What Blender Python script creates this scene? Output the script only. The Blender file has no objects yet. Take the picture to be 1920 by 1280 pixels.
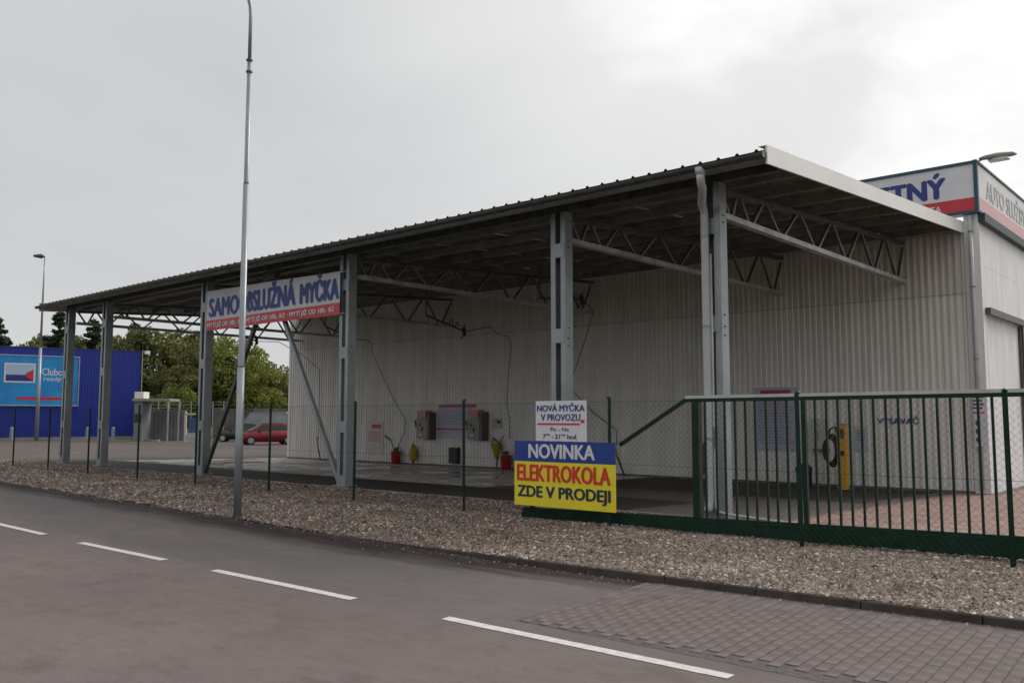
import bpy, math, random
import numpy as np
from mathutils import Vector, Matrix
random.seed(7); RNG = np.random.default_rng(7)
R = math.radians
S = bpy.context.scene
COL = S.collection

# ------------------------------------------------------------ camera
CAM_H = 1.65; FPX = 1635.0; PITCH = 4.998471; AZ = 41.263214   # heading is AZ degrees left of +Y
cd = bpy.data.cameras.new('camera'); cam = bpy.data.objects.new('camera', cd); COL.objects.link(cam)
cd.sensor_width = 36; cd.lens = FPX / 1920 * 36; cd.clip_start = .1; cd.clip_end = 3000
cam.location = (0, 0, CAM_H); cam.rotation_euler = (R(90 + PITCH), 0, R(AZ))
S.camera = cam
_a = R(AZ); _p = R(PITCH)
_hd = Vector((-math.sin(_a), math.cos(_a), 0)); _R = Vector((math.cos(_a), math.sin(_a), 0)); _Z = Vector((0, 0, 1))
_F = math.cos(_p) * _hd + math.sin(_p) * _Z; _U = -math.sin(_p) * _hd + math.cos(_p) * _Z
def at(u, v, depth):
    """place of a far thing: direction of photo point (u, v), distance depth"""
    return Vector((0, 0, CAM_H)) + (_F + _R * ((u - 960) / FPX) - _U * ((v - 640) / FPX)) * depth

# ------------------------------------------------------------ world: overcast sky
SUN_EL, SUN_AZ = 38, 16      # azimuth measured from +Y towards +X
w = bpy.data.worlds.new('World'); S.world = w; w.use_nodes = True
nt = w.node_tree; N = nt.nodes; L = nt.links; N.clear()
out = N.new('ShaderNodeOutputWorld'); bg = N.new('ShaderNodeBackground'); bg.inputs[1].default_value = 0.1
L.new(bg.outputs[0], out.inputs[0])
sky = N.new('ShaderNodeTexSky'); sky.sky_type = 'NISHITA'; sky.sun_disc = False
sky.sun_elevation = R(SUN_EL); sky.sun_rotation = R(SUN_AZ)
tc = N.new('ShaderNodeTexCoord')
sd = Vector((math.sin(R(SUN_AZ - 12)) * math.cos(R(32)), math.cos(R(SUN_AZ - 12)) * math.cos(R(32)), math.sin(R(32))))
nrm = N.new('ShaderNodeVectorMath'); nrm.operation = 'NORMALIZE'; L.new(tc.outputs['Generated'], nrm.inputs[0])
dot = N.new('ShaderNodeVectorMath'); dot.operation = 'DOT_PRODUCT'; L.new(nrm.outputs[0], dot.inputs[0]); dot.inputs[1].default_value = sd
mp = N.new('ShaderNodeMapping'); mp.inputs['Scale'].default_value = (1, 1, 2.6); L.new(nrm.outputs[0], mp.inputs[0])
no = N.new('ShaderNodeTexNoise'); no.inputs['Scale'].default_value = 1.9; no.inputs['Detail'].default_value = 5; no.inputs['Roughness'].default_value = .48
no.inputs['Distortion'].default_value = .5; L.new(mp.outputs[0], no.inputs[0])
def mth(op, a, b=None, clamp=False):
    m = N.new('ShaderNodeMath'); m.operation = op; m.use_clamp = clamp
    for i, x in enumerate((a, b)):
        if x is None: continue
        if isinstance(x, (int, float)): m.inputs[i].default_value = x
        else: L.new(x, m.inputs[i])
    return m.outputs[0]
glow = N.new('ShaderNodeMapRange'); glow.interpolation_type = 'SMOOTHSTEP'
glow.inputs['From Min'].default_value = .45; glow.inputs['From Max'].default_value = 1.0
L.new(dot.outputs['Value'], glow.inputs['Value'])
sep = N.new('ShaderNodeSeparateXYZ'); L.new(nrm.outputs[0], sep.inputs[0])
elev = N.new('ShaderNodeMapRange'); elev.interpolation_type = 'SMOOTHSTEP'; elev.inputs['From Min'].default_value = .2; elev.inputs['From Max'].default_value = .9; L.new(sep.outputs['Z'], elev.inputs['Value'])
lift = mth('ADD', mth('MULTIPLY', glow.outputs[0], .62), mth('MULTIPLY', elev.outputs[0], .75))
fac = mth('ADD', lift, mth('MULTIPLY', mth('SUBTRACT', no.outputs['Fac'], .5), .8), True)
cr = N.new('ShaderNodeValToRGB'); L.new(fac, cr.inputs[0])
e = cr.color_ramp.elements
e[0].position = 0; e[0].color = (.40, .402, .41, 1)
e[1].position = 1; e[1].color = (.98, .97, .95, 1)
for p_, c_ in ((.22, (.445, .445, .445, 1)), (.42, (.51, .508, .50, 1)), (.62, (.56, .55, .54, 1))):
    q = e.new(p_); q.color = c_
mul = N.new('ShaderNodeVectorMath'); mul.operation = 'SCALE'; L.new(cr.outputs[0], mul.inputs[0]); mul.inputs['Scale'].default_value = 10
mix = N.new('ShaderNodeMix'); mix.data_type = 'RGBA'; mix.inputs[0].default_value = .95
L.new(sky.outputs[0], mix.inputs[6]); L.new(mul.outputs[0], mix.inputs[7]); L.new(mix.outputs[2], bg.inputs[0])

sl = bpy.data.lights.new('sun', 'SUN'); sl.energy = 1.5; sl.angle = R(25); sl.color = (1, .96, .9)
so = bpy.data.objects.new('sun', sl); COL.objects.link(so); so.location = (0, 0, 60)
sdir = Vector((math.sin(R(SUN_AZ)) * math.cos(R(SUN_EL)), math.cos(R(SUN_AZ)) * math.cos(R(SUN_EL)), math.sin(R(SUN_EL))))
so.rotation_euler = sdir.to_track_quat('Z', 'Y').to_euler()
vs = S.view_settings; vs.view_transform = 'Standard'; vs.look = 'None'; vs.exposure = .6; vs.gamma = 1; vs.use_curve_mapping = False
S.render.engine = 'CYCLES'

# ------------------------------------------------------------ materials
MATS = {}
def mat(name, col, rough=.6, metal=0, var=.12, scale=3, bump=0, bscale=60, island=0, spec=.5, stretch=None, col2=None):
    """procedural principled: colour varied by noise, optional second colour, per-piece variation and fine relief"""
    if name in MATS: return MATS[name]
    m = bpy.data.materials.new(name); m.use_nodes = True; t = m.node_tree; n = t.nodes; l = t.links
    b = n['Principled BSDF']; b.inputs['Roughness'].default_value = rough; b.inputs['Metallic'].default_value = metal
    b.inputs['Specular IOR Level'].default_value = spec
    co = n.new('ShaderNodeTexCoord'); mp = n.new('ShaderNodeMapping'); l.new(co.outputs['Object'], mp.inputs[0])
    if stretch: mp.inputs['Scale'].default_value = stretch
    no = n.new('ShaderNodeTexNoise'); no.inputs['Scale'].default_value = scale; no.inputs['Detail'].default_value = 6; no.inputs['Roughness'].default_value = .6
    l.new(mp.outputs[0], no.inputs[0])
    rmp = n.new('ShaderNodeValToRGB'); l.new(no.outputs['Fac'], rmp.inputs[0])
    c2 = col2 or tuple(c * (1 - var * 1.6) for c in col)
    rmp.color_ramp.elements[0].position = .32; rmp.color_ramp.elements[0].color = (*c2, 1)
    rmp.color_ramp.elements[1].position = .68; rmp.color_ramp.elements[1].color = (*[min(1, c * (1 + var * .5)) for c in col], 1)
    src = rmp.outputs[0]
    if island:
        g = n.new('ShaderNodeNewGeometry'); hs = n.new('ShaderNodeHueSaturation')
        mr = n.new('ShaderNodeMapRange'); l.new(g.outputs['Random Per Island'], mr.inputs[0])
        mr.inputs['To Min'].default_value = 1 - island; mr.inputs['To Max'].default_value = 1 + island
        l.new(mr.outputs[0], hs.inputs['Value']); l.new(src, hs.inputs['Color']); src = hs.outputs[0]
    l.new(src, b.inputs['Base Color'])
    if bump:
        nb = n.new('ShaderNodeTexNoise'); nb.inputs['Scale'].default_value = bscale; nb.inputs['Detail'].default_value = 3; l.new(mp.outputs[0], nb.inputs[0])
        bp = n.new('ShaderNodeBump'); bp.inputs['Strength'].default_value = bump; bp.inputs['Distance'].default_value = .01
        l.new(nb.outputs['Fac'], bp.inputs['Height']); l.new(bp.outputs[0], b.inputs['Normal'])
    MATS[name] = m; return m
M_galv = mat('galvanised steel', (.30, .325, .345), .42, .35, .12, 1.5, .08, 30)
M_dark = mat('weathered dark steel', (.10, .105, .105), .5, .3, .3, 4)
M_truss = mat('truss steel', (.54, .545, .54), .45, .3, .25, 3)
M_web = mat('dull web steel', (.13, .13, .125), .5, .2, .25, 3)
M_purlin = mat('dull purlin', (.27, .26, .25), .5, .2, .25, 2)
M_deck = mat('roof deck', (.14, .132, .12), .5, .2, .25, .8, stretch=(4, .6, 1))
M_gutter = mat('grey gutter', (.085, .09, .09), .4, .3, .2, 6)
M_fascia = mat('pale fascia sheet', (.80, .80, .79), .45, 0, .06, .8)
M_wall = mat('off-white cladding', (.76, .74, .71), .5, 0, .10, .5, stretch=(5, 1, .5), spec=.4)
M_wall2 = mat('white wall panel', (.78, .79, .80), .5, 0, .10, .9, stretch=(3, 3, .6))
M_pipe = mat('pale pvc pipe', (.45, .46, .475), .4, 0, .08, 4)
M_green = mat('dark green paint', (.003, .030, .016), .45, 0, .3, 6, .1, 20, spec=.25)
M_white = mat('white board', (.66, .66, .70), .4, 0, .05, 2)
M_lilac = mat('lilac printed board', (.46, .45, .56), .4, 0, .10, 5)
M_red = mat('red print', (.55, .03, .045), .4, 0, .08, 3)
M_redp = mat('pinkish red plastic', (.58, .24, .21), .45, 0, .15, 6)
M_mag = mat('magenta print', (.42, .03, .14), .45, 0, .1, 6)
M_navy = mat('navy print', (.02, .035, .22), .4, 0, .1, 4)
M_nblue = mat('royal blue print', (.008, .045, .25), .35, 0, .08, 3)
M_yel = mat('yellow print', (.78, .66, .03), .35, 0, .05, 3)
M_ink = mat('dark ink', (.012, .03, .06), .5, 0, .1, 4)
M_orange = mat('yellow orange enamel', (.68, .33, .01), .35, 0, .1, 5)
M_yplast = mat('dull yellow plastic', (.40, .27, .01), .45, 0, .2, 9)
M_rplast = mat('red plastic', (.33, .012, .015), .4, 0, .15, 6)
M_bplast = mat('dark blue plastic', (.012, .018, .10), .4, 0, .2, 5)
M_black = mat('black rubber', (.012, .012, .013), .5, 0, .2, 8)
M_grey = mat('grey enamel', (.24, .24, .23), .45, 0, .15, 5)
M_brown = mat('brown stained metal', (.13, .095, .09), .5, 0, .2, 5)
M_petrol = mat('petrol blue frame', (.012, .06, .10), .4, 0, .1, 3)
M_bbld = mat('blue cladding', (.013, .036, .32), .4, 0, .12, .4)
M_bbrd = mat('bright blue poster', (.01, .30, .66), .4, 0, .12, .5, col2=(.01, .17, .46))
M_conc = mat('concrete', (.30, .285, .26), .8, 0, .2, 2, .3, 60)
M_tread = mat('window glass dark', (.02, .025, .03), .08, 0, .1, 2)
M_glassl = mat('bright glass', (.30, .34, .35), .06, 0, .1, 2)
M_tyre = mat('tyre rubber', (.015, .015, .016), .8, 0, .1, 8)
M_rim = mat('wheel rim', (.45, .46, .47), .3, .6, .1, 8)
M_carred = mat('dark red car paint', (.20, .008, .018), .18, 0, .06, 2)
M_cardark = mat('black car paint', (.02, .02, .022), .2, 0, .1, 2)
M_vanw = mat('grey van paint', (.28, .27, .28), .3, 0, .1, 2)
M_lens = mat('lamp lens', (.7, .7, .7), .15, 0, .05, 2)
M_mesh = mat('green coated wire', (.006, .02, .013), .6, 0, .1, 3, spec=.2)
M_hoard = mat('grey hoarding', (.22, .215, .225), .7, 0, .2, .8)
M_hoardb = mat('brown grey wall', (.20, .175, .165), .8, 0, .3, .7)

# ------------------------------------------------------------ mesh building helpers
class MB:
    def __init__(s): s.v = []; s.f = []
    def add(s, v, f):
        o = len(s.v); s.v += [tuple(p) for p in v]; s.f += [tuple(i + o for i in q) for q in f]; return s
    def box(s, x0, x1, y0, y1, z0, z1):
        return s.add([(x, y, z) for x in (x0, x1) for y in (y0, y1) for z in (z0, z1)],
                     [(0, 1, 3, 2), (4, 6, 7, 5), (0, 4, 5, 1), (2, 3, 7, 6), (0, 2, 6, 4), (1, 5, 7, 3)])
    def bar(s, p, q, w_, h_, up=(0, 0, 1)):
        p = Vector(p); q = Vector(q); d = (q - p).normalized(); u = Vector(up)
        if abs(d.dot(u)) > .99: u = Vector((1, 0, 0))
        a = d.cross(u).normalized() * w_ / 2; b = a.cross(d).normalized() * h_ / 2
        vs_ = [c + sa * a + sb * b for c in (p, q) for sa, sb in ((-1, -1), (1, -1), (1, 1), (-1, 1))]
        return s.add(vs_, [(0, 3, 2, 1), (4, 5, 6, 7)] + [(i, (i + 1) % 4, 4 + (i + 1) % 4, 4 + i) for i in range(4)])
    def tube(s, pts, r, n=8, cap=True):
        pts = [Vector(p) for p in pts]; rs = r if isinstance(r, (list, tuple)) else [r] * len(pts)
        rings = []; prev = None
        for i, p in enumerate(pts):
            d = (pts[min(i + 1, len(pts) - 1)] - pts[max(i - 1, 0)]).normalized()
            if prev is None:
                u = Vector((0, 0, 1)) if abs(d.z) < .9 else Vector((1, 0, 0)); a = d.cross(u).normalized()
            else: a = (prev - d * prev.dot(d)).normalized()
            prev = a; b = d.cross(a)
            rings.append([p + (a * math.cos(2 * math.pi * k / n) + b * math.sin(2 * math.pi * k / n)) * rs[i] for k in range(n)])
        v = [q for g in rings for q in g]; f = []
        for i in range(len(pts) - 1):
            for k in range(n):
                f.append((i * n + k, i * n + (k + 1) % n, (i + 1) * n + (k + 1) % n, (i + 1) * n + k))
        if cap: f += [tuple(range(n - 1, -1, -1)), tuple((len(pts) - 1) * n + k for k in range(n))]
        return s.add(v, f)
    def prism(s, poly, axis, a, b):
        """polygon in the plane across 'axis', pulled from a to b"""
        def P(q, t): return {'x': (t, q[0], q[1]), 'y': (q[0], t, q[1]), 'z': (q[0], q[1], t)}[axis]
        n = len(poly)
        return s.add([P(q, a) for q in poly] + [P(q, b) for q in poly],
                     [tuple(range(n)), tuple(range(2 * n - 1, n - 1, -1))] + [(i, n + i, n + (i + 1) % n, (i + 1) % n) for i in range(n)])
    def lathe(s, prof, c=(0, 0, 0), n=14):
        v = []; f = []
        for r_, z_ in prof: v += [(c[0] + r_ * math.cos(2 * math.pi * k / n), c[1] + r_ * math.sin(2 * math.pi * k / n), c[2] + z_) for k in range(n)]
        for i in range(len(prof) - 1): f += [(i * n + k, i * n + (k + 1) % n, (i + 1) * n + (k + 1) % n, (i + 1) * n + k) for k in range(n)]
        f += [tuple(range(n - 1, -1, -1)), tuple((len(prof) - 1) * n + k for k in range(n))]
        return s.add(v, f)
    def mesh(s, name, m, off=(0, 0, 0), smooth=False):
        me = bpy.data.meshes.new(name); ox, oy, oz = off
        me.from_pydata([(x - ox, y - oy, z - oz) for x, y, z in s.v], [], s.f)
        me.materials.append(m); me.update()
        if smooth: me.shade_smooth()
        return me
    def build(s, name, m, parent=None, local=False, smooth=False, loc=None):
        if parent is not None and not local: off = WLOC.get(parent.name, (0, 0, 0))
        elif parent is None and not local:
            xs = [p[0] for p in s.v]; ys = [p[1] for p in s.v]; zs = [p[2] for p in s.v]
            off = ((min(xs) + max(xs)) / 2, (min(ys) + max(ys)) / 2, min(zs))
        else: off = (0, 0, 0)
        o = bpy.data.objects.new(name, s.mesh(name, m, off, smooth)); COL.objects.link(o)
        if parent is not None: o.parent = parent; WLOC[o.name] = off
        elif not local: o.location = off; WLOC[o.name] = off
        if loc is not None: o.location = loc
        return o
WLOC = {}
def tag(o, label=None, cat=None, group=None, kind=None):
    if label: o['label'] = label
    if cat: o['category'] = cat
    if group: o['group'] = group
    if kind: o['kind'] = kind
    return o
def thing(name, label, cat, loc=(0, 0, 0), rz=0, group=None):
    o = bpy.data.objects.new(name, None); COL.objects.link(o); o.empty_display_size = .3
    o.location = loc; o.rotation_euler = (0, 0, rz); WLOC[o.name] = tuple(loc)
    return tag(o, label, cat, group)
def inst(name, me, parent=None, loc=(0, 0, 0), rot=(0, 0, 0), scale=(1, 1, 1)):
    o = bpy.data.objects.new(name, me); COL.objects.link(o); o.location = loc; o.rotation_euler = rot; o.scale = scale
    if parent is not None: o.parent = parent
    return o
def copy_tree(o, parent=None):
    c = o.copy(); COL.objects.link(c)
    if parent is not None: c.parent = parent
    for ch in list(o.children): copy_tree(ch, c)
    return c
def npmesh(name, V, F, m, nper):
    me = bpy.data.meshes.new(name); V = np.asarray(V, np.float32); F = np.asarray(F, np.int32)
    me.vertices.add(len(V)); me.vertices.foreach_set('co', V.ravel())
    me.loops.add(F.size); me.loops.foreach_set('vertex_index', F.ravel())
    me.polygons.add(len(F)); me.polygons.foreach_set('loop_start', np.arange(0, F.size, nper, dtype=np.int32))
    me.polygons.foreach_set('loop_total', np.full(len(F), nper, np.int32)); me.materials.append(m)
    me.update(calc_edges=True); me.validate(); return me
def text(body, m, parent, x, z, w_, h_, plane_y=None, plane_x=None, bold=.022, ext=.004, name='lettering', flip=False, local=False, rot_o=None):
    """flat lettering fitted into a box w_ x h_ with lower left corner at (x, z)"""
    cu = bpy.data.curves.new('t', 'FONT'); cu.body = body; cu.offset = 0; cu.extrude = .01; cu.resolution_u = 3
    to = bpy.data.objects.new('t', cu); COL.objects.link(to)
    dg = bpy.context.evaluated_depsgraph_get(); me = bpy.data.meshes.new_from_object(to.evaluated_get(dg))
    bpy.data.objects.remove(to); bpy.data.curves.remove(cu)
    co = np.empty(len(me.vertices) * 3); me.vertices.foreach_get('co', co); co = co.reshape(-1, 3)
    mn = co.min(0); mx = co.max(0); g = (co - mn) / (mx - mn)
    off = (0, 0, 0) if local else WLOC.get(parent.name, (0, 0, 0))
    q = np.empty_like(co)
    if plane_y is not None:
        q[:, 0] = x + g[:, 0] * w_; q[:, 1] = plane_y - g[:, 2] * ext; q[:, 2] = z + g[:, 1] * h_
    else:
        q[:, 1] = x + g[:, 0] * w_; q[:, 0] = plane_x + g[:, 2] * ext; q[:, 2] = z + g[:, 1] * h_
    q -= np.array(off)
    if bold > .015:
        polys = [tuple(p.vertices) for p in me.polygons]; n_ = len(q); dx = h_ * bold * 1.1; ax = 0 if plane_y is not None else 1; VV = []; FF = []
        for k, (da, dz) in enumerate(((-dx, 0), (dx, 0), (0, dx * .5), (0, -dx * .5))):
            q2 = q.copy(); q2[:, ax] += da; q2[:, 2] += dz
            q2[:, 1 - ax] += (-1 if plane_y is not None else 1) * .0004 * k
            VV.append(q2); FF += [tuple(i + n_ * k for i in p) for p in polys]
        bpy.data.meshes.remove(me); me = bpy.data.meshes.new('lettering'); me.from_pydata(np.concatenate(VV).tolist(), [], FF)
    else: me.vertices.foreach_set('co', q.ravel())
    me.materials.clear(); me.materials.append(m); me.update()
    o = bpy.data.objects.new(name, me); COL.objects.link(o); o.parent = parent
    return o

# ------------------------------------------------------------ ground
def interp(x, pts):
    if x <= pts[0][0]: return pts[0][1]
    for (a, b), (c, d) in zip(pts, pts[1:]):
        if x <= c: return b + (d - b) * (x - a) / (c - a)
    return pts[-1][1]
KERB = [(-160, 17.5), (-60, 10.9), (-40, 9.7), (-26.5, 8.91), (-20, 8.64), (-13.8, 8.38), (-8.65, 8.12), (-7, 8.07), (-5.5, 8.10), (-3.5, 8.24), (-1.7, 8.36), (2, 8.6), (10, 9.2), (40, 11)]
def kerb_y(x):   # smoothed edge of the gravel
    return sum(interp(x + d, KERB) for d in (-.8, -.4, 0, .4, .8)) / 5
def kerb_z(x): return interp(x, [(-11, -.095), (-6, -.022), (50, -.022)])
def yard_z(y): return interp(y, [(13, 0), (23.9, -.22), (24, -.22)])
ROADZ = -.10

def ground_mat(name, base, c2, spots=(.5, .5), sp_col=(.05, .045, .045), rough=.85, fine=90, bump=.35, attr=None, attrcol=None, tone=None, wet=0):
    m = bpy.data.materials.new(name); m.use_nodes = True; t = m.node_tree; n = t.nodes; l = t.links; b = n['Principled BSDF']
    co = n.new('ShaderNodeTexCoord')
    def noise(sc, det=6, ro=.6, st=None):
        x = n.new('ShaderNodeTexNoise'); x.inputs['Scale'].default_value = sc; x.inputs['Detail'].default_value = det; x.inputs['Roughness'].default_value = ro
        if st:
            mp = n.new('ShaderNodeMapping'); mp.inputs['Scale'].default_value = st; l.new(co.outputs['Object'], mp.inputs[0]); l.new(mp.outputs[0], x.inputs[0])
        else: l.new(co.outputs['Object'], x.inputs[0])
        return x.outputs['Fac']
    def ramp(f, a, b_, ca=(0, 0, 0, 1), cb=(1, 1, 1, 1)):
        r = n.new('ShaderNodeValToRGB'); l.new(f, r.inputs[0]); r.color_ramp.elements[0].position = a; r.color_ramp.elements[1].position = b_
        r.color_ramp.elements[0].color = ca; r.color_ramp.elements[1].color = cb; return r.outputs[0]
    def mx(f, a, b_, bt='MIX'):
        x = n.new('ShaderNodeMix'); x.data_type = 'RGBA'; x.blend_type = bt
        if isinstance(f, float): x.inputs[0].default_value = f
        else: l.new(f, x.inputs[0])
        for i, s_ in ((6, a), (7, b_)):
            if isinstance(s_, tuple): x.inputs[i].default_value = (*s_, 1)
            else: l.new(s_, x.inputs[i])
        return x.outputs[2]
    c = mx(ramp(noise(.35), .35, .65), base, c2)
    c = mx(ramp(noise(1.8, 8, .7), .52, .72), c, tuple(x * .82 for x in c2))
    if attr:
        a = n.new('ShaderNodeAttribute'); a.attribute_name = attr
        s_ = n.new('ShaderNodeSeparateColor'); l.new(a.outputs['Color'], s_.inputs[0])
        m3 = n.new('ShaderNodeMath'); m3.operation = 'MULTIPLY'; l.new(s_.outputs[1], m3.inputs[0]); l.new(ramp(noise(.6, 6, .6, (.5, 1.4, 1)), .3, .62), m3.inputs[1])
        c = mx(m3.outputs[0], c, (.104, .098, .099))
        # R: dirt/damp by the gutter, G: bluer lane, B: tyre band
        mm = n.new('ShaderNodeMath'); mm.operation = 'MULTIPLY_ADD'; mm.use_clamp = True
        l.new(noise(1.6, 7, .72, (.28, 2.2, 1)), mm.inputs[0]); mm.inputs[1].default_value = 2.6
        sub = n.new('ShaderNodeMath'); sub.operation = 'MULTIPLY_ADD'; l.new(s_.outputs[0], sub.inputs[0]); sub.inputs[1].default_value = 1.9; sub.inputs[2].default_value = -1.85
        l.new(sub.outputs[0], mm.inputs[2])
        c = mx(mm.outputs[0], c, (.030, .022, .021))
    if attr:
        vo = n.new('ShaderNodeTexVoronoi'); vo.feature = 'DISTANCE_TO_EDGE'; vo.inputs['Scale'].default_value = .42
        wn = n.new('ShaderNodeTexNoise'); wn.inputs['Scale'].default_value = 1.6; wn.inputs['Detail'].default_value = 5; l.new(co.outputs['Object'], wn.inputs[0])
        wm = n.new('ShaderNodeMix'); wm.data_type = 'RGBA'; wm.inputs[0].default_value = .35; l.new(co.outputs['Object'], wm.inputs[6]); l.new(wn.outputs['Color'], wm.inputs[7]); l.new(wm.outputs[2], vo.inputs[0])
        ck = n.new('ShaderNodeMath'); ck.operation = 'MULTIPLY'; l.new(ramp(vo.outputs['Distance'], .004, .011, (1, 1, 1, 1), (0, 0, 0, 1)), ck.inputs[0]); l.new(ramp(noise(.23, 2, .5), .50, .60), ck.inputs[1])
        ck2 = n.new('ShaderNodeMath'); ck2.operation = 'MULTIPLY'; l.new(ck.outputs[0], ck2.inputs[0]); ck2.inputs[1].default_value = .10
        c = mx(ck2.outputs[0], c, (.03, .025, .025))
        c = mx(1.0, c, ramp(noise(7, 6, .75, (.5, 1.5, 1)), .3, .7, (.90, .90, .90, 1), (1.10, 1.10, 1.10, 1)), 'MULTIPLY')
        c = mx(1.0, c, ramp(noise(190, 3, .7), .35, .65, (.62, .62, .62, 1), (1.38, 1.38, 1.38, 1)), 'MULTIPLY')
    fn = ramp(noise(fine, 4, .7), .3, .75, (.78, .78, .78, 1), (1.22, 1.22, 1.22, 1))
    c = mx(1.0, c, fn, 'MULTIPLY'); l.new(c, b.inputs['Base Color'])
    b.inputs['Roughness'].default_value = rough
    b.inputs['Specular IOR Level'].default_value = .5 if wet else .16
    if wet:
        r = ramp(noise(.5, 5, .6), .42, .58, (.12, .12, .12, 1), (rough, rough, rough, 1)); l.new(r, b.inputs['Roughness'])
    bp = n.new('ShaderNodeBump'); bp.inputs['Strength'].default_value = bump; bp.inputs['Distance'].default_value = .01
    l.new(noise(fine * 1.5, 3, .7), bp.inputs['Height'])
    if not wet: l.new(bp.outputs[0], b.inputs['Normal'])
    return m
M_road = ground_mat('road asphalt', (.150, .124, .121), (.126, .105, .103), attr='wear', fine=70)
M_yard = ground_mat('yard asphalt', (.125, .106, .098), (.098, .084, .078))
M_yardd = ground_mat('dark asphalt', (.035, .029, .028), (.05, .042, .039), rough=.7)  # darker asphalt than the rest of the yard
M_slab = ground_mat('wet concrete', (.52, .49, .46), (.40, .37, .345), rough=.6, fine=30, wet=1)
M_grass = ground_mat('grass field', (.05, .075, .025), (.07, .085, .03), fine=30)
M_gbase = ground_mat('gravel bed', (.17, .125, .10), (.075, .055, .046), fine=45, bump=.9)

def sheet(name, rows, m, kind='structure'):
    """rows: list of point rows joined to a grid"""
    mb = MB(); n = len(rows[0])
    for r_ in rows: mb.v += [tuple(p) for p in r_]
    for i in range(len(rows) - 1):
        for j in range(n - 1): mb.f.append((i * n + j, i * n + j + 1, (i + 1) * n + j + 1, (i + 1) * n + j))
    o = mb.build(name, m, local=True); return tag(o, kind=kind)
# base terrain to the horizon
sheet('ground', [[(x, y, -.36) for x in (-1500, -300, 0, 300, 1500)] for y in (-1500, -300, 0, 300, 1500)], M_grass)
# road
xs = [-160, -120, -90, -70] + [-60 + i * .5 for i in range(150)] + [20, 30, 40]
rows = []
for t in (0, .12, .25, .4, .6, .9, 1.3, 1.8, 2.3, 2.6, 2.8, 3.1, 4, 6, 9):
    rows.append([(x, kerb_y(x) + .02 - t, ROADZ) for x in xs])
road = sheet('road', rows[::-1], M_road)
ca = road.data.color_attributes.new('wear', 'FLOAT_COLOR', 'POINT')
for i, v in enumerate(road.data.vertices):
    d = kerb_y(v.co.x) - v.co.y
    wdt = interp(v.co.x, [(-30, .9), (-14, 1.15), (-8, 1.2), (-5.4, .75), (-3, .4)])
    ca.data[i].color = (max(0, min(1, 1.15 - d / wdt)), 1 if .2 < d < 2.75 and v.co.x < -4 else (.35 if d < 2.75 else 0), 0, 1)
sheet('verge', [[(x, y, -.12) for x in (-200, 60)] for y in (-40, -.85)], M_grass)
# gravel bed and yard
gx = [-60 + i for i in range(53)] + [-7.5, -7, -6.45]
tag(sheet('gravel_bed', [[(x, kerb_y(x) + .10, kerb_z(x) - .012) for x in gx], [(x, 9.6, -.03) for x in gx], [(x, 10.6, -.012) for x in gx], [(x, 13.0, -.012) for x in gx]], M_gbase))
gx2 = [-6.45, -5, -4, -3, -2, -1, 0, 2, 5, 10]
tag(sheet('gravel_bed', [[(x, kerb_y(x) + .10, kerb_z(x) - .012) for x in gx2], [(x, 9.6, -.03) for x in gx2], [(x, 10.6, -.012) for x in gx2], [(x, 11.75, -.012) for x in gx2]], M_gbase))
sheet('yard', [[(x, y, yard_z(y)) for x in (-100, -60, -6.45)] for y in (13.06, 23.9, 60)] , M_yard)
sheet('yard', [[(x, y, yard_z(y)) for x in (-6.45, 30)] for y in (11.8, 13.06, 23.9, 60)], M_yard)
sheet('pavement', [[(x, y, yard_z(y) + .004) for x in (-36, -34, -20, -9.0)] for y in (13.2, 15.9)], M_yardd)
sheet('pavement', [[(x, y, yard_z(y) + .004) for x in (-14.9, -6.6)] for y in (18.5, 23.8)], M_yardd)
# concrete wash slab with its raised edge strips
slab = sheet('wash_slab', [[(x, y, yard_z(y) + .008) for x in (-35.2, -25, -14.9)] for y in (16.1, 23.86)], M_slab)
edge = MB().prism([(15.93, yard_z(16) - .02), (16.10, yard_z(16) - .02), (16.10, yard_z(16) + .028), (15.93, yard_z(16) + .028)], 'x', -35.2, -14.9)
tag(edge.build('slab_edge', M_conc), kind='structure')
# edging stones between gravel and yard
mb = MB(); m1 = None
em = MB().box(0, .992, 0, .06, -.1, .022).mesh('edging_stone', M_conc)
eroot = thing('concrete_edging', 'thin line of concrete edging stones between gravel and wash yard', 'edging', (-40, 13.0, 0)); del eroot['category']; del eroot['label']; tag(eroot, kind='structure')
for i in range(33): inst('edging_stone', em, eroot, (i + .004, 0, random.uniform(-.004, .004)))
# kerb stones
kroot = thing('kerb', None, None, (-5, 8.1, 0)); tag(kroot, kind='structure')
x = -11.0
M_kerb = mat('kerb stone', (.062, .048, .042), .85, 0, .3, 4, .4, 70)
while x < 12:
    x2 = x + 1.0; y1, y2 = kerb_y(x), kerb_y(x2); z1, z2 = kerb_z(x), kerb_z(x2); g = .006
    v = []
    for xx, yy, zz in ((x + g, y1, z1), (x2 - g, y2, z2)):
        v += [(xx, yy, -.25), (xx, yy + .012, zz - .012), (xx, yy + .024, zz), (xx, yy + .12, zz), (xx, yy + .12, -.25)]
    mb = MB().add(v, [(0, 1, 2, 3, 4), (9, 8, 7, 6, 5)] + [(i, 5 + i, 5 + (i + 1) % 5, (i + 1) % 5) for i in range(5)])
    mb.build('kerb_stone', M_kerb, kroot); x = x2
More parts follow.
